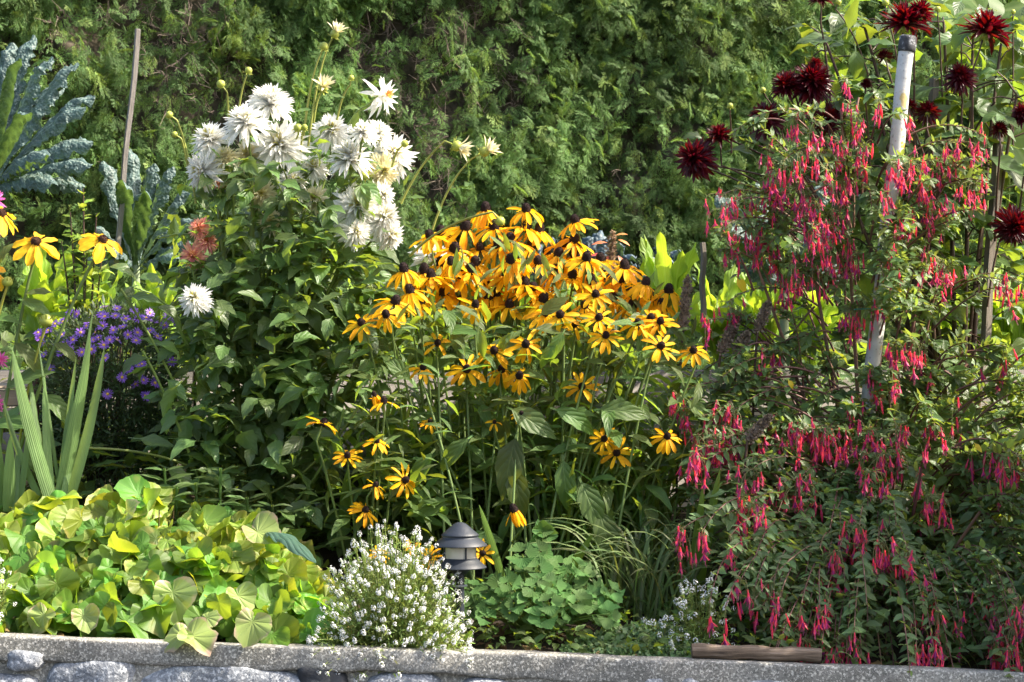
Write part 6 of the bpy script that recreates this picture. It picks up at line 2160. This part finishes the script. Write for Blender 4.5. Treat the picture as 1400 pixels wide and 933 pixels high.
def d_lo(px, py):
    return 6.88 - .80 * float(sstep(500, 930, py)) + .05 * math.sin(px * .03)


up_sh = poly_pick([(985, 190), (1100, 130), (1190, 180), (1200, 300), (1330, 190), (1370, 240), (1330, 350), (1340, 480), (1200, 520), (1100, 500), (960, 470), (990, 380), (960, 320), (1010, 260)], 125, r8)
fuchsia('tall red fuchsia trained up round the white pole', up_cl, list(off_pole(up_sh)), (P(1180, 700, 7.1)[0], 7.1), d_up, .040, 11,
        ([(1195, 285), (1252, 285), (1255, 430), (1200, 430)], 260, -.09, .06, .042), .045, 811,
        extra_base=[(P(1185, 760, 7.1), P(1215, 330, 7.02)), (P(1180, 760, 7.1), P(1090, 250, 7.0)), (P(1190, 760, 7.1), P(1290, 230, 7.0)), (P(1170, 760, 7.1), P(1030, 350, 7.0)), (P(1185, 760, 7.1), P(1150, 150, 7.0))])
lo_poly = [(900, 540), (1000, 500), (1200, 500), (1440, 480), (1500, 600), (1500, 900), (1300, 925), (1240, 820), (1150, 890), (1060, 900), (1010, 800), (960, 740), (920, 650)]
lo_sh = np.concatenate([poly_pick(lo_poly, 330, r8), poly_pick([(1040, 860), (1440, 860), (1440, 935), (1040, 920)], 60, r8)])
low = fuchsia('wide shaded red fuchsia mound hanging over the wall at the lower right', lo_cl, list(off_pole(lo_sh)), (P(1220, 800, 6.95)[0], 6.95), d_lo, .046, 12,
              (lo_poly, 3200, .0, .38, .06), .048, 812,
              extra_base=[(P(1200, 860, 6.9), P(1060, 650, 6.6)), (P(1220, 880, 6.8), P(1260, 640, 6.5)), (P(1230, 880, 6.8), P(1340, 700, 6.4))])
# unseen shrub added past the right edge of the frame to shade the mound
mb, ms = MB(), MB()
n = 7500
p = np.stack([r8.uniform(1.52, 2.6, n), r8.uniform(5.72, 6.62, n), r8.uniform(-.05, 1.6, n)], 1)
p[:, 2] += .1 * fbm(p, 66, 2, 3)
az = r8.uniform(0, 6.28, n)
scatter(mb, FL, p, np.stack([np.cos(az), np.sin(az), r8.normal(-.15, .4, n)], 1), np.stack([r8.normal(0, .35, n), r8.normal(-.2, .35, n), np.ones(n)], 1), r8.uniform(.045, .075, n), r=r8)
for i in range(40):
    x0 = r8.uniform(1.7, 2.3)
    tube(ms, bez((x0, 6.5, .0), (x0 + abs(r8.normal(0, .08)), 6.45, .9), (x0 + abs(r8.normal(0, .15)), 6.35 + r8.normal(0, .1), 1.5), 8), .006, 5)
shade_shrub = thing('fuchsia_shrub', 'unseen green fuchsia shrub added beyond the right edge to shade the mound', 'fuchsia', (2.0, 6.7, .0))
part('foliage', mb, M['fuchsia_leaf'], shade_shrub)
part('stems', ms, M['fuchsia_stem'], shade_shrub)

# yellowed leaves and teal twine
for (px, py, d, s_, lab) in ((1333, 607, 6.55, .022, 'single yellow leaf among dark fuchsia leaves near the right edge'), (1078, 520, 6.8, .022, 'small yellow leaf lying on the upper edge of the fuchsia mound'), (1008, 380, 7.4, .042, 'yellow leaf on a twig behind the upper fuchsia'), (1225, 592 - 200, 6.85, .02, 'yellow leaf hanging in front of the white pole')):
    m2 = MB()
    scatter(m2, FL, [P(px, py, d)], [(.4, -.2, -.6)], [(.1, -.9, .3)], s_ * 1.5, r=r8, wscale=1.3)
    o = part('yellow_leaf', m2, M['yellow_leaf'], origin=P(px, py, d))
    tag(o, lab, 'leaf')
mb = MB()
tube(mb, bez(P(1160, 424, 6.93), P(1200, 420, 6.90), P(1262, 424, 6.95), 8), .0022, 5)
o = part('garden_twine', mb, M['twine'], origin=P(1160, 424, 6.93))
tag(o, 'teal twine tied round the white pole and fuchsia', 'twine')
